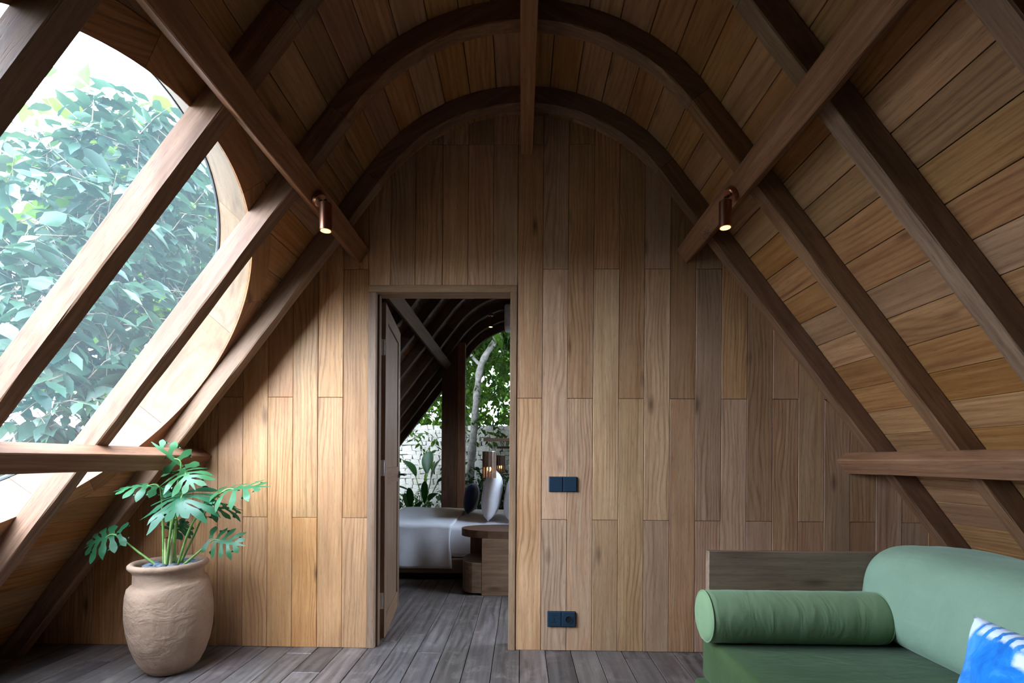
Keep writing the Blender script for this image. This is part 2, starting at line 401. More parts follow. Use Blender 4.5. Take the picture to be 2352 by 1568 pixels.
def wall_board(x0, x1, z0, z1, M=M_WALL, face=YW, sgn=1):
    zt0, zt1 = min(z1, roof_z(x0, HR + .05)), min(z1, roof_z(x1, HR + .05))
    if max(zt0, zt1) - z0 < .03: return
    zt0 = max(zt0, z0 + .002); zt1 = max(zt1, z0 + .002)
    cx, cz = (x0 + x1) / 2, (z0 + z1) / 2; g = .0011
    # local X = up, local Y = -x (for a face towards -Y)
    if sgn > 0:
        pts = [(z0 - cz + g, -(x1 - cx) + g), (zt1 - cz - g, -(x1 - cx) + g), (zt0 - cz - g, -(x0 - cx) - g), (z0 - cz + g, -(x0 - cx) - g)]
        Mx = frame((cx, face + random.uniform(-.0012, .0012), cz), (0, 0, 1), (-1, 0, 0))
    else:
        pts = [(z0 - cz + g, (x0 - cx) + g), (zt0 - cz - g, (x0 - cx) + g), (zt1 - cz - g, (x1 - cx) - g), (z0 - cz + g, (x1 - cx) - g)]
        Mx = frame((cx, face, cz), (0, 0, 1), (1, 0, 0))
    plank('wall_board', wb, Mx, pts, .016, M, wtone(cx, cz), .0018 if min(zt0, zt1) - z0 > .06 else 0)
JO = {0: [1.494, 3.0], 1: [.775, 2.26]}
def column(x0, x1, par, zlo=0.0):
    zz = [zlo] + [z for z in JO[par % 2] if z > zlo + .1] + [3.4]
    for a, b in zip(zz, zz[1:]): wall_board(x0, x1, a, b)
for i in range(20): column(XB + i * BW, XB + (i + 1) * BW, i)            # right of the door
for i in range(14): column(DX0 - (i + 1) * BW, DX0 - i * BW, i + 1)       # left of the door
xs = [DX0, -.784, -.636, -.474, -.322, -.172, XB]
for i in range(6): column(xs[i], xs[i + 1], 0, DZ)
# bedroom face of the wall: plain boards
for i in range(-20, 20):
    a, b = i * BW, (i + 1) * BW
    if b < DX0 or a > DX1: wall_board(a, b, 0, 3.4, M_WALL, YW2 + .016, -1)
    else: wall_board(a, b, DZ + .01, 3.4, M_WALL, YW2 + .016, -1)

# ---- door frame and open door
df = tag(empty('door_1', ((DX0 + DX1) / 2, YW, 0)), 'teak doorway with square frame and door leaf standing open into bedroom', 'door', kind='structure')
def rel(o, par):                                  # keep world placement under a parent that only translates
    o.location = Vector(o.location) - par.location
FD0, FD1 = YW - .006, YW2 + .045
FT = .046
for n_, lo, hi in (('frame_post', (DX0, FD0, 0), (DX0 + FT, FD1, DZ - FT + .004)), ('frame_post', (DX1 - FT + .006, FD0, 0), (DX1, FD1, DZ - FT + .004)), ('frame_lintel', (DX0, FD0, DZ - FT + .004), (DX1, FD1, DZ))):
    o = box(n_, lo, hi, M_FRAME, df, .002); rel(o, df)
for lo, hi in (((DX0 + FT, FD0 + .035, 0), (DX0 + FT + .012, FD1 - .045, DZ - FT)),):
    o = box('door_stop', lo, hi, M_DOOR, df, .001); rel(o, df)
da = math.radians(97)
leafo = empty('door_leaf', (0, 0, 0), df)
hx, hy = DX0 + FT - .014, FD1 + .004
leafo.matrix_local = Matrix.Translation(Vector((hx, hy, .012)) - df.location) @ Matrix.Rotation(da, 4, 'Z')
# leaf local: X along its width, -Y towards the room when closed
DWD, DHT, DTH = .74, 2.085, .040
for n_, lo, hi in (('door_panel', (.09, -.006, .1), (DWD - .09, -DTH + .010, DHT - .1)), ('door_stile', (0, 0, 0), (.09, -DTH, DHT)), ('door_stile', (DWD - .09, 0, 0), (DWD, -DTH, DHT)),
                   ('door_rail', (.09, 0, 0), (DWD - .09, -DTH, .12)), ('door_rail', (.09, 0, DHT - .1), (DWD - .09, -DTH, DHT)), ('door_rail', (.09, 0, .95), (DWD - .09, -DTH, 1.06))):
    lo2 = tuple(min(a, b) for a, b in zip(lo, hi)); hi2 = tuple(max(a, b) for a, b in zip(lo, hi))
    box(n_, lo2, hi2, M_DOOR, leafo, .002)
for z in (.235, 1.06, 1.81):
    hg = box('hinge', (-.0025, -DTH + .006, z - .05), (.0005, -.008, z + .05), M_STEEL, leafo, .0008)
for sy in (1, -1):
    yb = 0 if sy > 0 else -DTH
    tube('door_handle', smooth_path([(DWD - .05, yb, 1.0), (DWD - .05, yb + sy * .045, 1.0), (DWD - .06, yb + sy * .052, 1.0), (DWD - .17, yb + sy * .052, 1.0)], 4), .008, M_BLACK, leafo)
    v, f = tube_data([(DWD - .05, yb, 1.0), (DWD - .05, yb + sy * .008, 1.0)], .026, 20); link('handle_rose', mesh('rose', v, f), M_BLACK, leafo)

# ---- roof boards on the slopes, crown, and bedroom
WINS, WINY, WINR = .3744, -1.0754, .994
SEAM0 = 1.083; RB = .15
rows = [SEAM0 + RB * k for k in range(-18, 6)]       # last seam 1.833
crown = [rows[-1] + (SCREST - rows[-1]) * k / 7 for k in range(8)]
DARKB = (.34, .30, .28)                               # much darker tone for the bedroom roof boards
def row_board(parent, side, s0, s1, ya, yb, P=slope, mat=M_ROOF, tn=None, name='roof_board'):
    p0, p1 = P(side, s0 + .0014, HR), P(side, s1 - .0014, HR)
    c = (p0 + p1) / 2; c.y = (ya + yb) / 2
    ev = (p1 - p0); W = ev.length / 2; L = (yb - ya) / 2 - .001
    # face must look inwards: ex x ey = inward normal
    M = frame(c, (0, 1, 0), ev); zx = Vector((M[0][2], M[1][2], M[2][2]))
    inward = Vector((-side * NV[0], 0, -NV[1])) if P is slope else Vector((-c.x, 0, ZC - c.z))
    if zx.dot(inward) < 0: M = frame(c, (0, -1, 0), ev)
    return plank(name, parent, M, [(-L, -W), (L, -W), (L, W), (-L, W)], .018, mat, tn or tone(.16), .002)
WIN2Y = 1.29                                         # unseen round bedroom window, added in the opposite slope to light the bed
def half_chord(y, R_, wy): return max(math.sqrt(max(0, R_ * R_ - (y - c) ** 2)) for c in wy)
RC = WINR + .055                                      # boards are cut back under the ring
def cut_board(parent, side, s0, s1, ya, yb, wy, dk=(1, 1, 1)):
    """a roof board, cut round the circular opening centred at y = wy"""
    s0, s1 = s0 + .0014, s1 - .0014; ya += .001; yb -= .001
    if s1 < WINS - RC or s0 > WINS + RC or all(ya > c + RC or yb < c - RC for c in wy):
        row_board(parent, side, s0 - .0014, s1 + .0014, ya, yb, tn=tone(.12, dk)); return
    tn = tone(.14, dk); up = Vector((side * TV[0], 0, TV[1])); inw = Vector((-side * NV[0], 0, -NV[1]))
    for a, b, sg in ((s0, min(s1, WINS), -1), (max(s0, WINS), s1, 1)):
        if b - a < .004: continue
        nc = max(60, int((yb - ya) * 40))
        ys = sorted(set([ya, yb] + [ya + (yb - ya) * k / nc for k in range(nc + 1)] + [y for c in wy for y in (c - RC, c + RC) if ya < y < yb]))
        runs, cur = [], []
        for y in ys:
            h = half_chord(y, RC, wy); lo, hi = a, b
            if h > 0:
                if sg < 0: hi = min(b, WINS - h)
                else: lo = max(a, WINS + h)
            if hi - lo > .001: cur.append((y, lo, hi))
            elif cur: runs.append(cur); cur = []
        if cur: runs.append(cur)
        for r in runs:
            if len(r) < 2: continue
            yc, sc_ = (r[0][0] + r[-1][0]) / 2, (a + b) / 2
            o3 = slope(side, sc_, HR, yc); M = frame(o3, (0, 1, 0), up); fl_ = 1
            if Vector((M[0][2], M[1][2], M[2][2])).dot(inw) < 0: M = frame(o3, (0, -1, 0), up); fl_ = -1
            v, f = [], []
            for (y, lo, hi) in r:
                X = (y - yc) * fl_
                v += [(X, lo - sc_, 0), (X, hi - sc_, 0), (X, lo - sc_, -.018), (X, hi - sc_, -.018)]
            for k in range(len(r) - 1):
                q = 4 * k; F_ = [[q, q + 4, q + 5, q + 1], [q + 2, q + 3, q + 7, q + 6], [q + 1, q + 5, q + 7, q + 3], [q, q + 2, q + 6, q + 4]]
                f += [g[::fl_] for g in F_]
            e = 4 * (len(r) - 1); f += [[0, 1, 3, 2][::fl_], [e, e + 2, e + 3, e + 1][::fl_]]
            o = link('roof_board', mesh('roof_board', v, f), M_ROOF, parent); o.matrix_local = M; o.color = (*tn, 1)
def backing(name, side, y0, y1, wy, label):
    """roof shell behind the boards, with the round opening cut where there is a window"""
    v, f = [], []; hole = wy is not None; R_ = WINR + .06
    ys = sorted(set([y0, y1] + list(np.linspace(y0, y1, 24)) + ([c + R_ * math.cos(PI * k / 40) for c in wy for k in range(41)] if hole else [])))
    S0, S1 = rows[0], rows[-1] + .01
    for o_ in (HR + .03, HR + .20):
        for y in ys:
            h = half_chord(y, R_, wy) if hole else 0
            for s in (S0, WINS - h, WINS + h, S1): v.append(slope(side, s, o_, y))
    n = len(ys)
    for layer in (0, 1):
        for k in range(n - 1):
            q = layer * 4 * n + 4 * k
            f += [[q, q + 4, q + 5, q + 1], [q + 2, q + 6, q + 7, q + 3]]
            if not hole: f.append([q + 1, q + 5, q + 6, q + 2])
    for k in range(n - 1):                            # rim of the shell
        for c in (0, 3): q = 4 * k + c; f.append([q, q + 4, q + 4 + 4 * n, q + 4 * n])
    for e in (0, 4 * (n - 1)):                        # ends
        for c in range(3): f.append([e + c, e + c + 1, e + c + 1 + 4 * n, e + c + 4 * n])
    return tag(link(name, mesh(name, v, f), M_DARK), label, 'wall', kind='structure')
YP = YW2 + .03
wl = backing('wall_left', -1, YB, YP, (WINY,), 'sloping roof side of teak boards around the round window')
wr = backing('wall_right', 1, YB, YP, None, 'sloping roof side of teak boards behind the green sofa')
bl = backing('wall_left', -1, YP, YE, None, 'dark sloping boarded side of the bedroom behind the open door')
br = backing('wall_right', 1, YP, YE, (WIN2Y,), 'sloping boarded side of the bedroom behind the headboard')
JY = [YW2 + .02] + [-RW / 2 - SP * k for k in range(0, 9)] + [YB]
def bays(par):
    idx = [0] + list(range(2 - par, len(JY) - 1, 2)) + [len(JY) - 1]
    return [(JY[b], JY[a]) for a, b in zip(idx, idx[1:]) if a != b]
for r in range(len(rows) - 1):
    for (ya, yb) in bays(r % 2):
        row_board(wr, 1, rows[r], rows[r + 1], ya, yb)
        cut_board(wl, -1, rows[r], rows[r + 1], ya, yb, (WINY,))
def crown_shell(name, ya, yb, label, s0):
    v, f = [], []; pts = [(-1, s0 + (SCREST - s0) * k / 14) for k in range(15)] + [(1, SCREST - (SCREST - s0) * k / 14) for k in range(1, 15)]
    for o_ in (HR + .03, HR + .2):
        for y in (ya, yb):
            for sd, s in pts: v.append(prof(sd, s, o_, y))
    n = len(pts)
    for L_ in (0, 2 * n):
        for k in range(n - 1): f.append([L_ + k, L_ + k + 1, L_ + n + k + 1, L_ + n + k])
    for k in (0, n - 1): f.append([k, n + k, 3 * n + k, 2 * n + k])
    for e in (0, n):
        for k in range(n - 1): f.append([e + k, e + k + 1, e + 2 * n + k + 1, e + 2 * n + k])
    return tag(link(name, mesh(name, v, f), M_DARK), label, 'ceiling', kind='structure')
cl = crown_shell('ceiling', YB, YW2 + .03, 'arched crown of the timber vault lined with teak boards', rows[-1])
for k in range(7):
    for side in (-1, 1):
        for (ya, yb) in bays((k + (side > 0)) % 2): row_board(cl, side, crown[k], crown[k + 1], ya, yb, prof)
cb = crown_shell('ceiling', YW2 + .03, YE, 'dark boarded crown of the vault above the bedroom beyond the doorway', rows[-1])
for r in range(len(rows) - 1):
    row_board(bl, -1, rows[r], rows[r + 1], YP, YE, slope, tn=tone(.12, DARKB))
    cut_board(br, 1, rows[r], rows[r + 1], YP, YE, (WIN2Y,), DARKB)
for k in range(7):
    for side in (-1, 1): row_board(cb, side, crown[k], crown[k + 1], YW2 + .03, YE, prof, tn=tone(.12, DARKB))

# ---- rear gable behind the camera
def gable_mesh(y0, y1):
    v, f = [], []; n = 40
    for k in range(n + 1):
        x = -2.93 + 5.86 * k / n; z = max(.01, roof_z(x, HR + .05))
        for yy in (y0, y1): v += [(x, yy, 0), (x, yy, z)]
    for k in range(n):
        a = 4 * k; f += [[a, a + 4, a + 5, a + 1], [a + 2, a + 3, a + 7, a + 6], [a + 1, a + 5, a + 7, a + 3], [a, a + 2, a + 6, a + 4]]
    f += [[0, 1, 3, 2], [4 * n, 4 * n + 2, 4 * n + 3, 4 * n + 1]]
    return mesh('wall_front', v, f)
tag(link('wall_front', gable_mesh(YB - .08, YB), M_WALL), 'rear gable wall of teak closing the room', 'wall', kind='structure')

# ---- arched rafters
def sweep(side, sa, sb, n, jit=.0016, chf=.004):
    """rafter piece along the profile; 8-cornered section (chamfered), returned in a local frame whose X runs along the piece"""
    A, B = prof(side, sa, HR / 2), prof(side, sb, HR / 2)
    ex = (B - A).normalized(); ey = Vector((0, 1, 0)); M = frame((A + B) / 2, ex, ey); Mi = M.inverted()
    sec = [(0, chf), (chf, 0), (HR - chf, 0), (HR, chf), (HR, RW - chf), (HR - chf, RW), (chf, RW), (0, RW - chf)]
    v, f = [], []; lr = random.Random(int(sa * 1000) + side)
    for k in range(n + 1):
        s = sa + (sb - sa) * k / n; e = 1 if 0 < k < n else 0
        dj = [lr.gauss(0, jit) * e for _ in range(8)]
        for (o_, y), d in zip(sec, dj): v.append(Mi @ prof(side, s, o_ + (d if o_ < HR / 2 else 0), -RW + y + d * .5))
    for k in range(n):
        for c in range(8): f.append([k * 8 + c, k * 8 + (c + 1) % 8, (k + 1) * 8 + (c + 1) % 8, (k + 1) * 8 + c])
    f += [list(range(8))[::-1], [n * 8 + c for c in range(8)]]
    bm = bmesh.new(); me = mesh('rafter_piece', v, f); bm.from_mesh(me); bmesh.ops.recalc_face_normals(bm, faces=bm.faces); bm.to_mesh(me); bm.free()
    return me, M
SFLOOR = -(SOF[1]) / TV[1] - .06
pieces = []
for side in (-1, 1):
    j = STAN - .02 + (.03 if side > 0 else -.05)
    pieces.append(('rafter_leg', *sweep(side, SFLOOR, j - .0008, 22)))
    pieces.append(('arch_piece', *sweep(side, j + .0008, SCREST - .0006, 18)))
for nm, me, M in pieces: me.materials.append(M_BEAM)
names_main = ['first', 'second', 'third', 'fourth', 'fifth', 'sixth', 'seventh', 'eighth', 'ninth']
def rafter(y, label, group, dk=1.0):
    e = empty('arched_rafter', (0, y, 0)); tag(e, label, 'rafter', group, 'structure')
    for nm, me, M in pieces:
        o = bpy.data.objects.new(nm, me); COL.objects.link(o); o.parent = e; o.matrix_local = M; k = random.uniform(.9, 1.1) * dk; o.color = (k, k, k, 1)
for k in range(9): rafter(-SP * k, f'dark timber arched rafter, {names_main[k]} from the partition wall in the sitting room', 'arched rafters of the sitting room')
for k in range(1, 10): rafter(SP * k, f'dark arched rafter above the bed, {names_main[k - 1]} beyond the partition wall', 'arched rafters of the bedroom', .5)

# ---- purlins and ridge
def purlin(name, side, s_hi, pd, pt, ya, yb, label):
    c = slope(side, s_hi - pd / 2, -pt / 2, (ya + yb) / 2)
    n = 24; L = yb - ya; v, f = [], []; ch = .004; a, b = pd / 2, pt / 2
    sec = [(-a + ch, -b), (a - ch, -b), (a, -b + ch), (a, b - ch), (a - ch, b), (-a + ch, b), (-a, b - ch), (-a, -b + ch)]
    lr = random.Random(name + label)
    for k in range(n + 1):
        for (p, q) in sec: v.append((-L / 2 + L * k / n, p + lr.gauss(0, .0008), q + lr.gauss(0, .0008)))
    for k in range(n):
        for q in range(8): f.append([k * 8 + q, k * 8 + (q + 1) % 8, (k + 1) * 8 + (q + 1) % 8, (k + 1) * 8 + q])
    f += [list(range(8))[::-1], [n * 8 + q for q in range(8)]]
    bm = bmesh.new(); me = mesh('purlin', v, f); bm.from_mesh(me); bmesh.ops.recalc_face_normals(bm, faces=bm.faces); bm.to_mesh(me); bm.free()
    o = link(name, me, M_BEAM); o.matrix_world = frame(c, (0, 1, 0), Vector((side * TV[0], 0, TV[1])))
    tag(o, label, 'beam', kind='structure'); return o
P_LOW, P_HIGH, PD, PT = -.0078, 1.5441, .1002, .0759
for side, wd, wd2 in ((-1, 'under the round window', 'round window'), (1, 'above the green sofa', 'green sofa')):
    o = purlin('long_beam', side, P_LOW, PD, PT, YB, YW, f'low horizontal timber beam crossing the rafters {wd}'); o.color = (1.3, 1.12, 1.0, 1)
    o = purlin('long_beam', side, P_HIGH, PD, PT, YB, YW, f'high timber beam carrying a copper spotlight on the {wd2} side'); o.color = (1.3, 1.08, .95, 1)
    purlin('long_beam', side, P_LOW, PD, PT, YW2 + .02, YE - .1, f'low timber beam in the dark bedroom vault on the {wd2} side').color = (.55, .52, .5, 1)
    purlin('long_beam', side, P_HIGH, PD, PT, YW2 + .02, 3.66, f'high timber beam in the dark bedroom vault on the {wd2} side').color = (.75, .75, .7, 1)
def ink_mark(beam, strokes, side):
    v, f = [], []; n = Vector((-side * NV[0], 0, -NV[1])); Mi = beam.matrix_world.inverted()
    for st in strokes:
        pts = smooth_path([on_slope(px, py, side, -PT) + n * .0012 for px, py in st], 4)
        for a, b in zip(pts, pts[1:]):
            d = (b - a).normalized(); w_ = d.cross(n) * .0022; k = len(v)
            v += [Mi @ (a - w_ - d * .001), Mi @ (b - w_ + d * .001), Mi @ (b + w_ + d * .001), Mi @ (a + w_ - d * .001)]; f.append([k, k + 1, k + 2, k + 3])
    me = mesh('ink_mark', v, f); o = link('ink_mark', me, M_BLACK, beam); o['label'] = 'small dark ink scribble'
hb_r = [o for o in bpy.data.objects if o.get('label') == 'high timber beam carrying a copper spotlight on the green sofa side'][0]
ink_mark(hb_r, [[(1617, 530), (1622, 534), (1616, 541), (1621, 546), (1614, 549)], [(1628, 527), (1623, 541)], [(1634, 534), (1626, 535), (1631, 541)], [(1611, 540), (1609, 536)]], 1)
RX = .022
rb = box('ridge_beam', (RX - .036, YB, 2.938), (RX + .036, YW, ZC + RS + .003), M_BEAM, None, .003); tag(rb, 'straight timber ridge beam under the crown of the arches', 'beam', kind='structure'); rb.color = (1.5, 1.25, 1.05, 1)
rb2 = box('ridge_beam', (RX - .036, YW2 + .02, 2.938), (RX + .036, YE - .1, ZC + RS + .003), M_BEAM, None, .003); tag(rb2, 'dark timber ridge beam over the bed beyond the doorway', 'beam', kind='structure')

# ---- round window in the sloping side
GOFF = HR + .222; GR = 1.02
EXs = Vector((0, 1, 0))
def round_window(name, side, wy, label):
    EYs = Vector((side * TV[0], 0, TV[1]))
    wn = tag(empty(name, slope(side, WINS, HR, wy)), label, 'window', kind='structure')
    def wpt(r, a, off): return slope(side, WINS + r * math.sin(a), off, wy + r * math.cos(a))
    def ring_piece(name, sections, a0, a1, n, mat):
        am = (a0 + a1) / 2; c = wpt(WINR, am, HR)
        tx = (EYs * math.cos(am) - EXs * math.sin(am)).normalized(); tr = (EXs * math.cos(am) + EYs * math.sin(am)).normalized()
        M = frame(c, tx, tr); Mi = M.inverted(); v, f = [], []; m = len(sections)
        for k in range(n + 1):
            a = a0 + (a1 - a0) * k / n
            for r, o_ in sections: v.append(Mi @ wpt(r, a, o_))
        for k in range(n):
            for q in range(m): f.append([k * m + q, k * m + (q + 1) % m, (k + 1) * m + (q + 1) % m, (k + 1) * m + q])
        f += [list(range(m))[::-1], [n * m + q for q in range(m)]]
        me = mesh(name, v, f); bm = bmesh.new(); bm.from_mesh(me); bmesh.ops.recalc_face_normals(bm, faces=bm.faces); bm.to_mesh(me); bm.free()
        o = link(name, me, mat, wn); o.matrix_local = Matrix.Translation(-wn.location) @ M
        return o
    NSEG = 10
    for k in range(NSEG):
        a0 = .32 + 2 * PI * k / NSEG + .0008; a1 = .32 + 2 * PI * (k + 1) / NSEG - .0008
        o = ring_piece('lining_board', [(WINR, HR + .004), (WINR + .035, HR + .004), (GR + .035, GOFF + .02), (GR, GOFF + .02)], a0, a1, 14, M_LINING); o.color = (*tone(.08), 1)
        o = ring_piece('ring_board', [(WINR + .0005, HR - .005), (WINR + .115, HR - .005), (WINR + .115, HR + .012), (WINR + .0005, HR + .012)], a0 + .2, a1 + .2, 14, M_ROOF); o.color = (*tone(.12, (.95, .9, .9)), 1)
    ring_piece('gasket', [(GR - .006, GOFF - .004), (GR + .01, GOFF - .004), (GR + .01, GOFF + .012), (GR - .006, GOFF + .012)], 0, 2 * PI, 96, M_RUBBER)
    gv = [wpt(GR, 2 * PI * k / 96, GOFF + .004) - wn.location for k in range(96)]
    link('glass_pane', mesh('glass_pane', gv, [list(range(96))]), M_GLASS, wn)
round_window('added_window', 1, WIN2Y, 'unseen round window added in the bedroom roof side to light the bed')
round_window('window_1', -1, WINY, 'large round window in the sloping boarded roof side next to the partition wall')

# portals guide the sky light through the two openings
def portal(name, c, look, sx, sy):
    l = bpy.data.lights.new(name, 'AREA'); l.shape = 'RECTANGLE'; l.size = sx; l.size_y = sy; l.cycles.is_portal = True
    o = bpy.data.objects.new(name, l); COL.objects.link(o); o.location = c; o.rotation_euler = Vector(look).to_track_quat('-Z', 'Z').to_euler()
    return o
pc = slope(-1, WINS, GOFF + .03, WINY)
portal('window_portal', pc, (NV[0], 0, -NV[1]), 2.06, 2.06)
portal('window_portal', slope(1, WINS, GOFF + .03, WIN2Y), (-NV[0], 0, -NV[1]), 2.06, 2.06)
portal('bedroom_portal', (0, YE + .05, 1.6), (0, -1, 0), 6.0, 3.4)

# ================================================================== OBJECTS
# ---- spotlights on the high beams
def spotlight(base, n, head_top, head_bot, r, label, axis_group='copper spotlights on the beams'):
    e = empty('spotlight', base); tag(e, label, 'spotlight', axis_group)
    n = Vector(n).normalized(); L = lambda p: Vector(p) - Vector(base)
    v, f = tube_data([(0, 0, 0), n * .004, n * .022, n * .026], [.031, .033, .033, .029], 28); link('mount_plate', mesh('mount', v, f), M_COPPER, e)
    ht, hb = L(head_top), L(head_bot)
    k1 = n * .026; v, f = tube_data(smooth_path([k1 - n * .004, k1 + n * .012, ht + Vector((0, 0, .016)), ht], 5), .0065, 10); link('arm', mesh('arm', v, f, True), M_GUN, e)
    v, f = tube_data([ht + Vector((0, 0, .008)) - (ht - hb) * 0, ht, ht + (hb - ht) * .003, hb], [r * .55, r * .9, r, r], 36); hd = link('lamp_head', mesh('head', v, f), M_COPPER, e)
    v, f = tube_data([hb + Vector((0, 0, .002)), hb - Vector((0, 0, .0015))], [r * .8, r * .8], 32); link('lens', mesh('lens', v, f), M_GLOW, hd)
    lt = bpy.data.lights.new('spot_glow', 'SPOT'); lt.energy = 3; lt.color = (1, .62, .28); lt.spot_size = math.radians(70); lt.spot_blend = .6; lt.shadow_soft_size = .02
    lo = bpy.data.objects.new('spot_glow', lt); COL.objects.link(lo); lo.location = Vector(hb) - Vector((0, 0, .006)); lo.parent = e
    return e
for side, b, t_, bt, lab in ((-1, (727, 453), (748, 468), (747, 530), 'copper spotlight on the high beam beside the round window'), (1, (1684, 442), (1666, 463), (1662, 523), 'copper spotlight on the high beam above the sofa')):
    bp = on_slope(*b, side, -PT); n = Vector((-side * NV[0], 0, -NV[1]))
    yy = bp.y - .035
    spotlight(bp, n, at(*t_, 1, yy), at(t_[0], bt[1], 1, yy), .027, lab)
bb = at(1127, 722, 1, 3.5); 
sl = at(1128, 728, 1, 3.5)
zsof = ZC + math.sqrt(RS * RS - bb.x ** 2)
spotlight((bb.x, SP * 7 - RW / 2, zsof), (0, 0, -1), (bb.x, SP * 7 - RW / 2 - .02, zsof - .06), (bb.x, SP * 7 - RW / 2 - .02, zsof - .17), .027, 'small copper spotlight under an arch in the bedroom')

# ---- switch and socket
sw = tag(empty('light_switch', (.249, YW, .985)), 'dark navy double light switch on the plank wall', 'switch')
SWX0, SWX1, SWZ0, SWZ1 = .1655, .3335, .9395, 1.0305
box('switch_plate', (SWX0 - .249, -.006, SWZ0 - .985), (SWX1 - .249, 0, SWZ1 - .985), M_NAVY, sw, .003, 2)
for a, b in ((SWX0 + .004, .2465), (.2515, SWX1 - .004)): box('rocker', (a - .249, -.012, SWZ0 + .004 - .985), (b - .249, -.004, SWZ1 - .004 - .985), M_NAVY, sw, .002, 2)
so = tag(empty('wall_socket', (.246, YW, .189)), 'dark navy double power socket low on the plank wall', 'socket')
box('socket_plate', (-.084, -.010, -.047), (.084, 0, .047), M_NAVY, so, .006, 3)
for a in (-.0425, .0425): box('socket_module', (a - .038, -.0125, -.042), (a + .038, -.008, .042), M_NAVY, so, .002, 2)
for (dx, dz, ww, hh) in ((-.052, .022, .008, .004), (-.035, .022, .008, .004), (-.044, .002, .004, .011), (-.054, -.018, .008, .005), (-.036, -.018, .008, .005), (-.044, -.012, .004, .005)):
    box('slot', (dx - ww / 2, -.0132, dz - hh / 2), (dx + ww / 2, -.011, dz + hh / 2), M_BLACK, so, 0)
v, f = tube_data([(.0425, -.0165, 0), (.0425, -.0165, 0)], 0.02, 32)
v, f = [], []
for k, (r, yy) in enumerate(((.0225, -.0125), (.0225, -.017), (.0195, -.017), (.0195, -.0128))):
    for q in range(32): a = 2 * PI * q / 32; v.append((.0425 + r * math.cos(a), yy, r * math.sin(a)))
for k in range(3):
    for q in range(32): f.append([k * 32 + q, k * 32 + (q + 1) % 32, (k + 1) * 32 + (q + 1) % 32, (k + 1) * 32 + q])
rr_ = link('round_rim', mesh('rim', v, f), M_NAVY, so)
v, f = tube_data([(.0425, -.0127, 0), (.0425, -.0134, 0)], .0195, 32); link('round_well', mesh('well', v, f), M_BLACK, rr_)
for dx in (-.0095, .0095):
    v, f = tube_data([(.0425 + dx, -.0133, 0), (.0425 + dx, -.0142, 0)], .003, 12); link('pin_hole', mesh('pin', v, f), M_RUBBER, rr_)

# ---- sofa
SXL, SXR, SYF, SYN, SZ = .775, 1.86, -.645, -2.62, .40
sofa = tag(empty('sofa', ((SXL + SXR) / 2, (SYF + SYN) / 2, 0)), 'low green upholstered sofa with a teak end panel', 'sofa')
def sub(o): o.location = Vector(o.location) - sofa.location; return o
sub(box('base', (SXL - .028, SYN, .01), (SXR, SYF + .004, .205), M_OLIVE, sofa, .018, 3, True))
sub(box('seat', (SXL, SYN + .01, .205), (SXR - .02, SYF, SZ), M_OLIVE, sofa, .03, 4, True))
pn = sub(box('end_panel', (.806, SYF, .02), (SXR, SYF + .036, .742), M_PANEL, sofa, .002))
def back_cushion():
    v, f = [], []; n, m = 56, 72
    cx, cz, hw, hh = 1.66, .590, .215, .200
    y0, y1 = SYF - .002, SYN + .03; L = (y0 - y1) / 2; yc = (y0 + y1) / 2
    for i in range(n + 1):
        t = -1 + 2 * i / n; t = math.sin(t * PI / 2); k = (1 - abs(t) ** 14) ** (1 / 5.) if abs(t) < 1 else 0
        for j in range(m):
            a = 2 * PI * j / m; ca, sa = math.cos(a), math.sin(a); e = 2 / 3.4
            x = hw * math.copysign(abs(ca) ** e, ca); z = hh * math.copysign(abs(sa) ** e, sa)
            if x < 0: x -= .012 * math.cos(z / hh * PI / 2)
            x += (z + hh) * .10                          # leans back
            kk = .80 + .20 * k if k > 0 else 0
            wv = .003 * math.sin(7 * t * L * 3 + z * 20) + .002 * math.sin(23 * t * L + x * 30)
            v.append(Vector((cx - .02 + x * (kk if kk else .75) - .0, yc + t * L, max(SZ - .002, cz + (z + wv * (z > 0)) * (kk if kk else .75) + 0))))
    for i in range(n):
        for j in range(m): f.append([i * m + j, i * m + (j + 1) % m, (i + 1) * m + (j + 1) % m, (i + 1) * m + j])
    f += [list(range(m))[::-1], [n * m + j for j in range(m)]]
    me = mesh('back_cushion', [p - sofa.location for p in v], f, True); bm = bmesh.new(); bm.from_mesh(me); bmesh.ops.recalc_face_normals(bm, faces=bm.faces); bm.to_mesh(me); bm.free()
    o = link('back_cushion', me, M_GREEN, sofa); o['label'] = 'pale sage back cushion'
back_cushion()
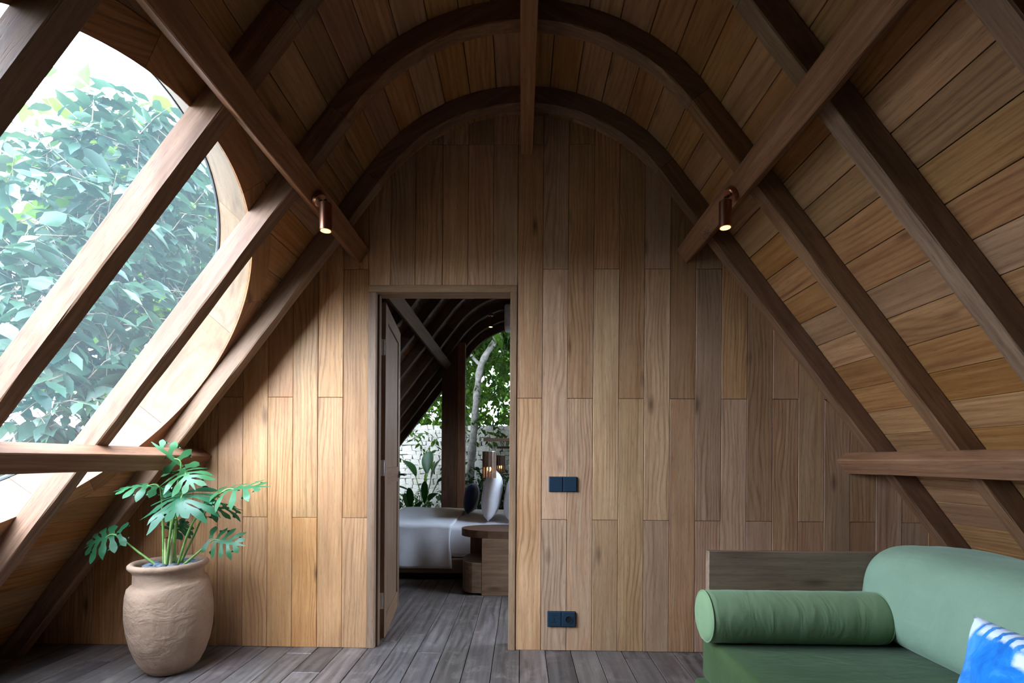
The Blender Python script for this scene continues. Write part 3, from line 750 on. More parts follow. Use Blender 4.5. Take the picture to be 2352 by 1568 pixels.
# bolster
BR = .103; BY = -.758; BX0, BX1 = .735, 1.447
bo = tag(empty('bolster', ((BX0 + BX1) / 2, BY, SZ + BR - .002)), 'round sage green bolster cushion lying on the sofa end', 'bolster')
hl = (BX1 - BX0) / 2
pr = [(-hl, .0), (-hl - .002, BR * .35), (-hl + .001, BR * .8), (-hl + .010, BR * .955), (-hl + .022, BR * .985)] + [(-hl + .03 + (2 * hl - .06) * k / 24, BR * (1 - .006 * math.sin(k * 1.3))) for k in range(25)] + [(hl - .022, BR * .985), (hl - .010, BR * .955), (hl - .001, BR * .8), (hl, BR * .35), (hl, 0)]
v, f = lathe_data([(r, x) for x, r in pr], 64)
v = [Vector((p.z, p.x, max(p.y, -BR + .004))) for p in v]
link('cover', mesh('bolster', v, f, True), M_SAGE, bo)
for xx in (-hl + .012, hl - .012):
    v, f = [], []
    for k in range(64):
        a = 2 * PI * k / 64
        for q in range(8): b = 2 * PI * q / 8; rr = BR * .972 + .0032 * math.cos(b); v.append((xx + .0032 * math.sin(b), rr * math.cos(a), max(rr * math.sin(a), -BR + .005)))
    for k in range(64):
        for q in range(8): f.append([k * 8 + q, k * 8 + (q + 1) % 8, ((k + 1) % 64) * 8 + (q + 1) % 8, ((k + 1) % 64) * 8 + q])
    link('piping', mesh('piping', v, f, True), M_SAGE, bo)
# scatter cushion
def pillow_mesh(w_, h_, th, n=28, ear=.10, p=2.6):
    v, f = [], []
    for s in (1, -1):
        for i in range(n + 1):
            for j in range(n + 1):
                x = -1 + 2 * i / n; y = -1 + 2 * j / n
                z = ((1 - abs(x) ** p) * (1 - abs(y) ** p)) ** .55 if abs(x) < 1 and abs(y) < 1 else 0
                xx = x * (1 - ear * (1 - y * y)); yy = y * (1 - ear * (1 - x * x))
                v.append((xx * w_ / 2, yy * h_ / 2, s * z * th / 2 + .004 * math.sin(xx * 9 + yy * 5) * z))
    N = (n + 1) ** 2
    for s in (0, 1):
        for i in range(n):
            for j in range(n):
                a = s * N + i * (n + 1) + j; q = [a, a + n + 1, a + n + 2, a + 1]; f.append(q if s == 0 else q[::-1])
    me = mesh('pillow', v, f, True); bm = bmesh.new(); bm.from_mesh(me); bmesh.ops.remove_doubles(bm, verts=bm.verts, dist=.0002); bm.to_mesh(me); bm.free()
    return me
tc_ = at(2236, 1411, 1, -CD + 1.40)                      # top corner of the scatter cushion
bc_ = at(2186, 1612, 1, -CD + 1.40)
PH = (tc_ - bc_).length; PWD = .46
pu = (tc_ - bc_).normalized(); pa = Vector((0, -1, 0)); pa = (pa - pu * pa.dot(pu)).normalized()
sp = tag(link('throw_pillow', pillow_mesh(PWD, PH, .15, ear=.09), M_DYE), 'blue and white tie-dyed throw pillow leaning on the sofa back', 'pillow')
sp.matrix_world = frame(bc_ + pu * PH / 2 + pa * PWD / 2, pa, pu)

# ---- terracotta pot with philodendron
PX, PY = -1.852, -.172
pot = tag(empty('plant_pot', (PX, PY, 0)), 'rough terracotta pot with rolled rim on the dark floor', 'pot')
prof_p = [(0, .0), (.07, .0), (.098, .006), (.125, .035), (.150, .085), (.172, .15), (.186, .22), (.193, .29), (.193, .35), (.188, .41), (.180, .448), (.174, .466), (.171, .473), (.160, .476), (.156, .495), (.155, .525), (.160, .540), (.172, .550), (.177, .560), (.176, .571), (.168, .578), (.156, .578), (.147, .572), (.143, .560), (.141, .52), (.139, .47), (.0, .47)]
def wob(p, a, i):
    k = 1 + .010 * math.sin(2 * a + i * .25) + .006 * math.sin(5 * a - i * .4)
    z = p.z + (.016 * math.sin(a * 1 + .6) * (1 if 11 <= i <= 14 else 0))
    return Vector((p.x * k * 1.03 - .016 * (p.z / .57), p.y * k * 1.03, z))
v, f = lathe_data(prof_p[:-1], 72, wob); 
link('pot_body', mesh('pot', v, f, True), M_POT, pot)
v, f = lathe_data([(0, .548), (.141, .546)], 40, lambda p, a, i: Vector((p.x - .0115, p.y, p.z))); link('soil', mesh('soil', v, f), M_SOIL, pot)
peb_lab = 'smooth grey pebble covering the soil in the terracotta pot'
pm = []
for k in range(4):
    bm = bmesh.new(); bmesh.ops.create_icosphere(bm, subdivisions=2, radius=1)
    lr = random.Random(k); a, b, c = lr.uniform(.9, 1.15), lr.uniform(.7, .85), lr.uniform(.5, .62)
    for q in bm.verts: q.co = Vector((q.co.x * a * (1 + .1 * math.sin(q.co.y * 2 + k)), q.co.y * b, q.co.z * c * (1 + .1 * math.sin(q.co.x * 3 + k))))
    me = bpy.data.meshes.new('pebble'); bm.to_mesh(me); bm.free(); me.polygons.foreach_set('use_smooth', [True] * len(me.polygons)); me.materials.append(M_PEBBLE); pm.append(me)
pp = [(0.0, 0.0)] + [(.052 * math.cos(a), .052 * math.sin(a)) for a in np.linspace(.3, .3 + 2 * PI, 7)[:-1]] + [(.105 * math.cos(a), .105 * math.sin(a)) for a in np.linspace(.1, .1 + 2 * PI, 15)[:-1]] + [(.122 * math.cos(a), .122 * math.sin(a)) for a in np.linspace(.5, 5.5, 6)]
for i, (x, y) in enumerate(pp[:23]):
    o = bpy.data.objects.new('pebble', pm[i % 4]); COL.objects.link(o); sc_ = random.uniform(.022, .028)
    o.location = (PX - .0115 + x, PY + y, .547 + sc_ * .40); o.scale = (sc_,) * 3; o.rotation_euler = (random.uniform(-.2, .2), random.uniform(-.2, .2), random.uniform(0, 6)); tag(o, peb_lab, 'pebble', 'grey pebbles in the pot')

pl = tag(empty('potted_plant', (PX - .01, PY, .53)), 'green lobed-leaf philodendron growing in the terracotta pot', 'plant')
def lobed_leaf(B, T, W, N, droop=.25, lobes=6, seed=0, wid=.5):
    """blade from base B to tip T; W half-spread of the longest lobes; N rough normal"""
    lr = random.Random(seed); B, T = Vector(B), Vector(T); ax = T - B; L = ax.length; ax.normalize()
    N = Vector(N); N = (N - ax * N.dot(ax)).normalized(); S = N.cross(ax)
    v, f, tn = [], [], []
    def put(u, w_):                                   # u along blade (0..1), w_ sideways in metres
        d = abs(w_) / max(W, 1e-4)
        p = B + ax * (u * L) + S * w_ + N * (-droop * L * max(u, 0) ** 2 * .55 + .10 * L * math.sin(max(0, min(1, u)) * PI) * .4 - .30 * W * d * d + .05 * W * math.sin(9 * u + 4 * d + seed) * d)
        v.append(p); return len(v) - 1
    # central web
    nu = 10; c = []; 
    for i in range(nu + 1):
        u = -.06 + 1.06 * i / nu; h = W * .11 * math.sin(max(.04, min(1, (u + .06) / 1.06)) ** .7 * PI) ** .7 + .0015
        c.append((put(u, -h), put(u, 0), put(u, h)))
    for i in range(nu):
        for q in (0, 1): f.append([c[i][q], c[i + 1][q], c[i + 1][q + 1], c[i][q + 1]])
    for sd in (-1, 1):
        for k in range(lobes):
            u0 = -.10 + .86 * k / (lobes - 1) * .92; ln = W * (.72 + .38 * math.sin(PI * (k + .8) / (lobes + .3))) * lr.uniform(.86, 1.1)
            if k == lobes - 1: ln *= .62
            ang = math.radians(lr.uniform(-6, 6)) + [2.05, 1.62, 1.32, 1.08, .86, .62, .5][min(k, 6)]
            du, dw = math.cos(ang) * ln / L, math.sin(ang) * ln
            wd = W * .150 * lr.uniform(.85, 1.2) / wid * .5
            pu_, pw = -math.sin(ang) * wd / L, math.cos(ang) * wd
            st = []
            for q, (t, ww) in enumerate(((0, .85), (.3, .72), (.55, 1.2), (.75, 1.15), (.9, .6), (1.0, .04))):
                uu, wq = u0 + du * t + .03 * t * t, dw * t + .006
                st.append((put(uu + pu_ * ww, sd * (wq + pw * ww)), put(uu, sd * wq), put(uu - pu_ * ww, sd * (wq - pw * ww))))
            for q in range(5):
                for e in (0, 1): f.append([st[q][e], st[q + 1][e], st[q + 1][e + 1], st[q][e + 1]])
            if .35 < lr.random():                     # a notch lobe on the outer edge
                a_, b_ = st[2][0], st[3][0]; pm_ = (v[a_] + v[b_]) / 2 + (v[st[3][0]] - v[st[3][1]]) * 1.1; v.append(pm_); f.append([a_, b_, len(v) - 1])
    return v, f
def add_leaf(base, tip, W, N, dyb, dyt, seed, droop=.25, root=(0, 0), lobes=6, wid=.5):
    B = at(*base, 1, PY + dyb); T = at(*tip, 1, PY + dyt)
    v, f = lobed_leaf(B, T, W, N, droop, lobes, seed, wid)
    o = link('leaf', mesh('leaf', [p - pl.location for p in v], f, True), M_PHILO, pl)
    # stalk
    r0 = Vector((PX - .012 + root[0], PY + root[1], .535)); mid = r0.lerp(B, .5) + Vector((0, 0, .35 * (B - r0).length * (.25 if B.z > .9 else .0))) ; mid.x = r0.x + (B.x - r0.x) * (.36 if B.z > .85 else .5)
    path = smooth_path([r0 - pl.location, mid - pl.location, B - pl.location, B.lerp(T, .35) - pl.location - Vector((0, 0, .003))], 7); n = len(path)
    tube('stalk', path, [.0068 - .0042 * k / n for k in range(n)], M_STEMG, pl, 8)
add_leaf((416, 1068), (347, 1014), .085, (.25, -.9, .35), -.02, -.06, 1, .05, (-.01, 0), 4)
add_leaf((420, 1080), (440, 1106), .115, (0, -.55, .85), .02, -.10, 2, .5, (.005, .02), 5, .62)
add_leaf((366, 1118), (260, 1112), .095, (-.1, -.40, .9), .0, -.10, 3, .40, (-.025, -.01), 5)
add_leaf((420, 1134), (402, 1170), .165, (0, -.45, .9), -.05, -.20, 4, .45, (.0, -.03), 6, .78)
add_leaf((513, 1128), (622, 1117), .115, (.1, -.5, .85), -.01, -.05, 5, .0, (.035, .0), 5, .6)
add_leaf((474, 1172), (562, 1158), .085, (.25, .55, .7), .03, .04, 6, .35, (.03, .02), 5)
add_leaf((490, 1240), (562, 1252), .085, (.1, -.85, .45), .0, -.03, 7, .1, (.04, .01), 5)
add_leaf((264, 1228), (186, 1253), .10, (-.3, -.8, .5), -.05, -.10, 8, .3, (-.045, .0), 5)
add_leaf((398, 1216), (436, 1202), .075, (.0, .7, .6), .06, .09, 9, .2, (.01, .035), 5)
for (rx, hgt, lean) in ((-.006, .17, -.01), (.012, .20, .012)):
    path = smooth_path([Vector((rx, -.02, 0)), Vector((rx + lean * .4, -.022, hgt * .5)), Vector((rx + lean, -.02, hgt))], 5)
    tube('sheath', path, [.009, .009, .0085, .0085, .008, .007, .006, .005, .004, .0025, .001], plain('pale_sheath', (.42, .45, .22), .5) if rx < 0 else bpy.data.materials['pale_sheath'], pl, 8)

# ================================================================== BEDROOM beyond the doorway
# bed
BXL, BXR, BYN, BYF, BZ = -1.45, .62, 1.86, 3.52, .505
bed = tag(empty('bed', ((BXL + BXR) / 2, (BYN + BYF) / 2, 0)), 'low wooden bed with white sheets seen through the doorway', 'bed')
def bsub(o): o.location = Vector(o.location) - bed.location; return o
bsub(box('plinth', (BXL + .05, BYN + .05, .0), (BXR, BYF - .05, .06), M_DARK, bed, .003))
bsub(box('bed_base', (BXL, BYN, .06), (BXR, BYF, .20), M_NIGHT, bed, .006))
bsub(box('mattress', (BXL + .02, BYN + .012, .20), (BXR - .06, BYF - .02, BZ), M_SHEET, bed, .05, 4, True))
hb_ = tag(box('headboard', (BXR + .005, BYN - .65, 0), (BXR + .08, BYF + .5, 1.30), M_NIGHT, None, .006), 'wide wooden headboard panel at the pillow end of the bed', 'headboard')
def cover():
    v, f = [], []; nx, ny = 34, 44
    xa, xb = BXL - .02, -.648; top = BZ + .012; per = [(BYF - .015, .32)] + [(BYF - .01 - t * (BYF - BYN + .02) , top) for t in np.linspace(0, 1, 22)] + [(BYN - .028, top - .03 - q) for q in np.linspace(0, .375, 14)]
    for i in range(nx + 1):
        x = xa + (xb - xa) * i / nx
        for j, (y, z) in enumerate(per):
            hang = max(0, (top - z)) if y < BYN + .1 else 0
            v.append(Vector((x + .012 * math.sin(j * .4) * (i == nx), y - .012 * hang / .4 * math.sin(x * 21) - .01 * hang * 2 * math.sin(x * 9 + 1), z + .004 * math.sin(x * 17 + y * 5) + .006 * math.sin(3 * x - y * 7) * (hang == 0))))
    m = len(per)
    for i in range(nx):
        for j in range(m - 1): f.append([i * m + j, (i + 1) * m + j, (i + 1) * m + j + 1, i * m + j + 1])
    me = mesh('bed_cover', [p - bed.location for p in v], f, True)
    o = link('bed_cover', me, M_SHEET, bed); md = o.modifiers.new('t', 'SOLIDIFY'); md.thickness = .012; md.offset = 0
cover()
def lean_pillow(name, c, w_, h_, th, tilt, mat, label, cat='pillow', group=None, rz=0):
    o = tag(link(name, pillow_mesh(w_, h_, th, 22, .05, 3.0), mat), label, cat, group)
    # pillow stands on edge facing -X, leaning back towards +X
    M = frame(c, (0, -1, 0), (math.sin(tilt), 0, math.cos(tilt))); o.matrix_world = Matrix.Translation(c) @ Matrix.Rotation(rz, 4, 'Z') @ M.to_3x3().to_4x4(); return o
lean_pillow('bed_pillow', Vector((-.30, 2.42, BZ + .266)), .72, .50, .20, .16, M_SHEET, 'white bed pillow standing in front of another on the bed', rz=.05)
lean_pillow('bed_pillow', Vector((-.06, 2.40, BZ + .266)), .72, .50, .20, .20, M_SHEET, 'white bed pillow behind another by the headboard')
lean_pillow('bolster_cushion', Vector((-.565, 2.92, BZ + .190)), .50, .34, .16, .12, M_NAVYC, 'small navy blue cushion propped against the bed pillows', 'cushion')
# bedside table with a rounded end
nt = tag(empty('bedside_table', (-.2, 1.53, 0)), 'wooden bedside table with rounded open end beside the bed', 'table')
def nsub(o): o.location = Vector(o.location) - nt.location; return o
NY0, NY1 = 1.33, 1.80
nsub(box('cabinet_body', (-.32, NY0, .0), (.15, NY1, .470), M_NIGHT, nt, .003))
def dshape(name, r_in, z0, z1, xr, xl, mat, seg=14, bev=0):
    pts = [(xr, NY1), (xr, NY0)]; yc = (NY0 + NY1) / 2; b = (NY1 - NY0) / 2
    arc = [(xr + (xl - xr) * abs(math.sin(PI * k / seg)) ** .55, yc - b * math.cos(PI * k / seg)) for k in range(1, seg)]
    pts = [(xr, NY0)] + arc + [(xr, NY1)]
    n = len(pts); v = [(x, y, z) for z in (z0, z1) for x, y in pts]
    f = [list(range(n)), [n + k for k in range(n)][::-1]] + [[k, n + k, n + (k + 1) % n, (k + 1) % n] for k in range(n)]
    me = mesh(name, [Vector(p) - nt.location for p in v], f); bm = bmesh.new(); bm.from_mesh(me); bmesh.ops.recalc_face_normals(bm, faces=bm.faces); bm.to_mesh(me); bm.free()
    return link(name, me, mat, nt)
dshape('lower_drum', 0, .02, .270, -.322, -.50, M_NIGHT)
nsub(box('shelf_back', (-.46, NY1 - .03, .27), (-.32, NY1 - .005, .472), M_NIGHT, nt, .002))
dshape('table_top', 0, .471, .533, .15, -.515, M_DOOR)
# pendant lamps on wooden arms
def pendant(c, arm_x, label, glab):
    """c: centre of the shade top"""
    e = tag(empty('pendant_lamp', c), label, 'lamp', 'pendant lamps beside the bed')
    R_ = .056; n = 12
    box('arm_bar', (-.05, -.013, .085), (arm_x - c[0], .013, .113), M_DOOR, e, .002)
    tube('cord', [(0, 0, .09), (0, 0, -.10)], .0025, M_BLACK, e, 6)
    v, f = tube_data([(0, 0, .0), (0, 0, -.004)], R_ * .98, 24); link('cap', mesh('cap', v, f), M_STEEL, e)
    v, f = lathe_data([(R_ * .9, -.004), (R_ * .98, -.006), (R_ * .98, -.135), (R_ * .9, -.135)], 24); ub = link('upper_band', mesh('band', v, f), M_DOOR, e)
    for k in range(n):
        a = 2 * PI * k / n; o = bm_obj('slat', box_bm((-.112, -.0075, -.003), (.112, .0075, .003), .001), M_DOOR, e)
        o.matrix_local = Matrix.Translation((R_ * math.cos(a), R_ * math.sin(a), -.116)) @ Matrix(((0, -math.sin(a), math.cos(a), 0), (0, math.cos(a), math.sin(a), 0), (-1, 0, 0, 0), (0, 0, 0, 1)))
    bm = bmesh.new(); bmesh.ops.create_uvsphere(bm, u_segments=16, v_segments=10, radius=.016); bmesh.ops.scale(bm, vec=(1, 1, 1.5), verts=bm.verts); bmesh.ops.translate(bm, vec=(0, 0, -.15), verts=bm.verts); bm_obj('bulb', bm, M_BULB, ub, True)
    lt = bpy.data.lights.new('bulb_glow', 'POINT'); lt.energy = 1.4; lt.color = (1, .55, .2); lt.shadow_soft_size = .03
    lo = bpy.data.objects.new('bulb_glow', lt); COL.objects.link(lo); lo.parent = e; lo.location = (0, 0, -.15)
c1 = at(1124, 1036, 1, 1.45); pendant(tuple(c1), .62, 'slatted wooden pendant lamp hanging over the bedside table', '')
c2 = at(1150, 1045, 1, 3.60); pendant(tuple(c2), .62, 'slatted wooden pendant lamp on the far side of the bed', '')
# posts at the far end
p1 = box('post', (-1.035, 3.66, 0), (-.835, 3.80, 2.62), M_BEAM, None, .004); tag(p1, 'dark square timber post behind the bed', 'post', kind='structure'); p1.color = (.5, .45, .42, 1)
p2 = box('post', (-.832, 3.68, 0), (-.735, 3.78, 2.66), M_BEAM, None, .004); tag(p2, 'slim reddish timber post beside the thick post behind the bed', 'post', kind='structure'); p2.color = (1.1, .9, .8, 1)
# air conditioner under the ridge
ac = tag(empty('air_conditioner', (.2, 3.0, 2.938)), 'white air conditioner hung under the bedroom ridge beam', 'air conditioner')
box('housing', (-.40, -.12, -.30), (.40, .12, -.02), M_WHITE, ac, .03, 4, True)
for x in (-.18, -.16 + .0): pass
box('bracket', (-.21, -.02, -.03), (-.15, .02, 0), M_STEEL, ac, .001)
box('vent_flap', (-.36, -.125, -.27), (.36, -.118, -.22), M_WHITE, ac, .001)

# ================================================================== OUTSIDE
g = link('ground', mesh('ground', [(-40, -40, -.16), (40, -40, -.16), (40, 60, -.16), (-40, 60, -.16)], [[0, 1, 2, 3]]), M_GROUND); tag(g, 'dark garden soil around the house', 'ground', kind='structure')

LV = np.array([(0, 0, 0), (.22, .17, .03), (.22, 0, 0), (.22, -.17, .03), (.55, .235, .035), (.55, 0, -.015), (.55, -.235, .035), (.82, .12, .0), (.82, 0, -.04), (.82, -.12, .0), (1.08, 0, -.10)])
LF = [(0, 2, 1), (0, 3, 2), (1, 2, 5, 4), (2, 3, 6, 5), (4, 5, 8, 7), (5, 6, 9, 8), (7, 8, 10), (8, 9, 10)]
def leaf_frames(pos, ax, nrm, ln):
    ax = ax / np.linalg.norm(ax, axis=1, keepdims=True)
    nrm = nrm - ax * np.sum(nrm * ax, axis=1, keepdims=True); nrm /= np.linalg.norm(nrm, axis=1, keepdims=True) + 1e-9
    sd = np.cross(nrm, ax); return pos, ax, sd, nrm, ln
def leaves_mesh(name, fr, shape=LV, faces=LF):
    pos, ax, sd, nrm, ln = fr; n = len(pos); m = len(shape)
    P = pos[:, None] + (ax[:, None] * shape[None, :, :1] + sd[:, None] * shape[None, :, 1:2] + nrm[:, None] * shape[None, :, 2:]) * ln[:, None, None]
    tot = []; ls = []; st = 0; li = []
    fl_ = np.concatenate([np.array(q) for q in faces]); cnt = np.array([len(q) for q in faces])
    me = bpy.data.meshes.new(name); me.vertices.add(n * m); me.vertices.foreach_set('co', P.reshape(-1).astype(np.float32))
    loops = (fl_[None, :] + (np.arange(n) * m)[:, None]).reshape(-1)
    me.loops.add(len(loops)); me.loops.foreach_set('vertex_index', loops.astype(np.int32))
    starts = np.concatenate([[0], np.cumsum(cnt)[:-1]]); starts = (starts[None, :] + (np.arange(n) * len(fl_))[:, None]).reshape(-1)
    me.polygons.add(n * len(faces)); me.polygons.foreach_set('loop_start', starts.astype(np.int32)); me.polygons.foreach_set('loop_total', np.tile(cnt, n).astype(np.int32))
    me.update(calc_edges=True); me.polygons.foreach_set('use_smooth', [True] * len(me.polygons))
    at_ = me.attributes.new('leaf_tone', 'FLOAT', 'POINT'); at_.data.foreach_set('value', np.repeat(rng.random(n), m).astype(np.float32))
    return me
def twig_leaves(starts, dirs, per, L, size, droop=.5):
    """leaves set alternately along drooping twigs; returns frames and twig paths"""
    pos, ax, nr, ln, tw = [], [], [], [], []
    for p, d in zip(starts, dirs):
        d = d / np.linalg.norm(d); q = p.copy(); path = [q.copy()]; Lq = L * rng.uniform(.7, 1.3); n = per
        for k in range(n):
            d = d + np.array([0, 0, -droop / n]) + rng.normal(0, .05, 3); d /= np.linalg.norm(d); q = q + d * Lq / n; path.append(q.copy())
            sdv = np.cross(d, [0, 0, 1.]); sdv /= np.linalg.norm(sdv) + 1e-6
            a = d * .55 + sdv * (1 if k % 2 else -1) * rng.uniform(.6, 1.0) + np.array([0, 0, -rng.uniform(.1, .9)])
            pos.append(q.copy()); ax.append(a); nr.append(np.array([0, 0, 1.]) + rng.normal(0, .45, 3)); ln.append(size * rng.uniform(.7, 1.25))
        tw.append(path)
    return leaf_frames(np.array(pos), np.array(ax), np.array(nr), np.array(ln)), tw
def twigs_mesh(name, tw, r=.003):
    v, f = [], []
    for p in tw:
        a, b = tube_data([p[0], p[len(p) // 2], p[-1]], [r, r * .7, r * .3], 4, False); o_ = len(v); v += a; f += [[i + o_ for i in q] for q in b]
    return mesh(name, v, f)

# ---- the tree outside the round window: crown built round branch clusters
tree = tag(empty('broadleaf_tree', (-5.2, .6, -.16)), 'leafy broadleaf tree filling the view outside the round window', 'tree')
# clusters given as (pixel x, pixel y, distance from camera plane along Y-depth, radius)
CL = [(285, 225, 3.4, .06), (310, 245, 3.3, .10), (355, 260, 3.5, .14), (330, 290, 3.4, .18), (385, 300, 3.7, .2), (250, 330, 3.3, .14), (300, 370, 3.3, .2), (370, 390, 3.5, .22), (430, 380, 3.8, .22), (200, 380, 3.2, .12),
      (40, 300, 3.0, .08), (95, 305, 3.1, .12), (150, 300, 3.2, .10), (150, 320, 3.1, .16), (60, 310, 3.0, .10), (215, 300, 3.2, .10), (110, 395, 3.0, .05), (30, 470, 2.9, .12), (90, 500, 2.9, .16),
      (170, 480, 3.0, .2), (240, 450, 3.1, .22), (310, 470, 3.2, .24), (390, 480, 3.5, .24), (455, 470, 3.8, .22), (30, 560, 2.8, .2), (110, 590, 2.8, .24), (200, 570, 3.0, .24), (290, 570, 3.1, .24), (370, 580, 3.3, .24), (450, 580, 3.6, .24),
      (20, 660, 2.7, .2), (90, 680, 2.7, .22), (180, 670, 2.9, .22), (270, 670, 3.0, .22), (350, 680, 3.2, .22), (430, 670, 3.5, .22), (30, 760, 2.7, .18), (110, 770, 2.7, .2), (200, 770, 2.8, .2), (300, 760, 3.0, .22), (380, 760, 3.3, .2),
      (20, 850, 2.7, .16), (100, 860, 2.7, .18), (180, 850, 2.8, .12), (300, 850, 3.1, .16), (60, 950, 2.6, .2), (150, 940, 2.7, .2), (230, 940, 2.8, .18), (20, 1000, 2.6, .2), (120, 1010, 2.7, .2), (200, 1000, 2.8, .2), (300, 940, 3.0, .18)]
S, Dr = [], []
rc = np.random.default_rng(11)
for (px, py, dep, r) in CL:
    c = np.array(at(px, py, 1, -CD + dep)) ; c = np.array(CAM) + (c - np.array(CAM)) * 1.0
    nt_ = max(3, int(11 * (r / .2) ** 1.6))
    for _ in range(nt_):
        o_ = rc.normal(0, 1, 3); o_ /= np.linalg.norm(o_); o_ *= r * rc.random() ** .45
        o_ = o_ * np.array([1.0, 1.0, 1.0]); S.append(c + o_ * .8); Dr.append(o_ / r + rc.normal(0, .5, 3) + np.array([.1, -.1, .15]))
# the crown goes on outside the frame, behind and to the side
for _ in range(260):
    S.append(np.array([rc.uniform(-8.2, -5.2), rc.uniform(-3.2, 3.2), rc.uniform(.0, 2.6)])); Dr.append(rc.normal(0, 1, 3))
for _ in range(200):
    S.append(np.array([rc.uniform(-6.2, -4.4), rc.uniform(-4.6, -2.6), rc.uniform(.2, 2.4)])); Dr.append(rc.normal(0, 1, 3))
ok = [i for i, s in enumerate(S) if (NC + HR + .45) < (-s[0] * NV[0] + s[2] * NV[1])]     # keep clear of the roof
S = [S[i] for i in ok]; Dr = [Dr[i] for i in ok]
fr, tw = twig_leaves(S, Dr, 5, .26, .145, .7)
dv = fr[0] - np.array(CAM); dz = dv @ np.array(fwd); pxs = 1176 + F * (dv @ np.array(rgt)) / dz; pys = CY - F * (dv @ np.array(upv)) / dz
keep = ~((dz > .1) & (pxs > -200) & (((pxs < 205) & (pys < 245)) | ((pxs < 300) & (pys < 190)) | (pys < 150)))          # crown outline against the sky
fr = tuple(a[keep] for a in fr)
dist = np.linalg.norm(fr[0] - np.array(CAM), axis=1); order = np.argsort(dist)
# the nearest leaves are single objects, the rest one mass
near = order[:280]; rest = order[280:]
lm = leaves_mesh('leaf', (np.zeros((1, 3)), np.array([[1., 0, 0]]), np.array([[0, 1., 0]]), np.array([[0, 0, 1.]]), np.array([1.]))); lm.materials.append(M_LEAF)
tl_ = np.array(tree.location)
for i in near:
    o = bpy.data.objects.new('leaf', lm); COL.objects.link(o); o.parent = tree; p = fr[0][i] - tl_; a, b, c, s = fr[1][i], fr[2][i], fr[3][i], fr[4][i]
    o.matrix_local = Matrix(((a[0] * s, b[0] * s, c[0] * s, p[0]), (a[1] * s, b[1] * s, c[1] * s, p[1]), (a[2] * s, b[2] * s, c[2] * s, p[2]), (0, 0, 0, 1)))
o = link('foliage', leaves_mesh('foliage', (fr[0][rest] - tl_, fr[1][rest], fr[2][rest], fr[3][rest], fr[4][rest])), M_LEAF, tree); o['kind'] = 'stuff'
o = link('twigs', twigs_mesh('twigs', [[Vector(q) - tree.location for q in p] for p in tw]), M_TWIG, tree); o['kind'] = 'stuff'
tube('trunk', smooth_path([(0, 0, 0), (.1, -.05, 1.0), (.0, -.1, 2.0), (.2, -.2, 3.2)], 6), [.13 - .0035 * k for k in range(19)], M_BARK, tree, 12)
for tgt in ((-3.4, .2, 2.6), (-3.3, -.5, 2.0), (-4.2, 1.0, 3.3), (-3.6, .9, 1.4), (-3.0, -.9, 1.2)):
    tg = Vector(tgt) - tree.location; b0 = Vector((.05, -.06, max(.7, tg.z - 1.0)))
    tube('branch', smooth_path([b0, b0.lerp(tg, .5) + Vector((0, 0, .15)), tg], 6), [.035 - .0022 * k for k in range(13)], M_TWIG, tree, 8)

# ---- garden beyond the bedroom: stone wall, plants, tree
GY = 6.6
gw = tag(link('garden_wall', mesh('garden_wall', *(lambda b: ([tuple(x.co) for x in b.verts], [[q.index for q in p.verts] for p in b.faces]))((lambda b: (b.verts.ensure_lookup_table(), b.verts.index_update(), b)[2])(box_bm((-6, GY + .03, -.16), (6, GY + .3, 1.75), 0)))), M_MORTAR), 'dry stone garden wall of white limestone beyond the bedroom', 'wall', kind='structure')
stone_me = []
for k in range(7):
    bm = bmesh.new(); bmesh.ops.create_cube(bm, size=1); lr = random.Random(50 + k)
    for q in bm.verts: q.co += Vector((lr.uniform(-.16, .16), 0, lr.uniform(-.16, .16)))
    bmesh.ops.bevel(bm, geom=bm.edges[:], offset=.09, segments=1, affect='EDGES')
    me = bpy.data.meshes.new('stone'); bm.to_mesh(me); bm.free(); me.materials.append(M_STONE); stone_me.append(me)
z = -.05; lr = random.Random(3); vis, hid = 0, []
while z < 1.72:
    hgt = lr.uniform(.065, .105); x = -5.9
    while x < 5.9:
        wd = lr.uniform(.08, .19)
        vis_ = -2.55 < x < -.1 and z > .28
        M = Matrix.Translation((x + wd / 2, GY + .02, z + hgt / 2)) @ Matrix.Diagonal((wd * .97, .07 + lr.uniform(0, .03), hgt * .95, 1))
        if vis_ and vis < 290:
            o = bpy.data.objects.new('stone', stone_me[lr.randrange(7)]); COL.objects.link(o); o.parent = gw; o.matrix_local = M; vis += 1
        else: hid.append((stone_me[lr.randrange(7)], M))
        x += wd
    z += hgt
v, f = [], []
for me, M in hid:
    o_ = len(v); v += [M @ q.co for q in me.vertices]; f += [[i + o_ for i in p.vertices] for p in me.polygons]
o = link('stones', mesh('stones', v, f), M_STONE, gw); o['kind'] = 'stuff'

def paddle_plant(loc, leaves, label):
    e = tag(empty('broad_leaf_plant', loc), label, 'plant', 'broad-leaved plants by the stone wall')
    for (az, el, st, ln, wd) in leaves:
        d = Vector((math.cos(az) * math.cos(el), math.sin(az) * math.cos(el), math.sin(el))); b = Vector((d.x * st * .35, d.y * st * .35, st))
        tube('stalk', smooth_path([(0, 0, 0), (b.x * .3, b.y * .3, st * .6), b], 4), .009, M_STEMG, e, 6)
        v, f = [], []; n = 9; sd = d.cross(Vector((0, 0, 1))).normalized(); nn = sd.cross(d)
        for k in range(n + 1):
            t = k / n; h = wd * math.sin(PI * min(1, t * .96 + .02)) ** .7; c = b + d * (ln * t) + Vector((0, 0, -.28 * ln * t * t))
            v += [c - sd * h + nn * h * .35, c, c + sd * h + nn * h * .35]
        for k in range(n):
            for q in (0, 1): f.append([3 * k + q, 3 * k + 3 + q, 3 * k + 4 + q, 3 * k + 1 + q])
        link('leaf', mesh('leaf', v, f, True), M_LEAF3, e)
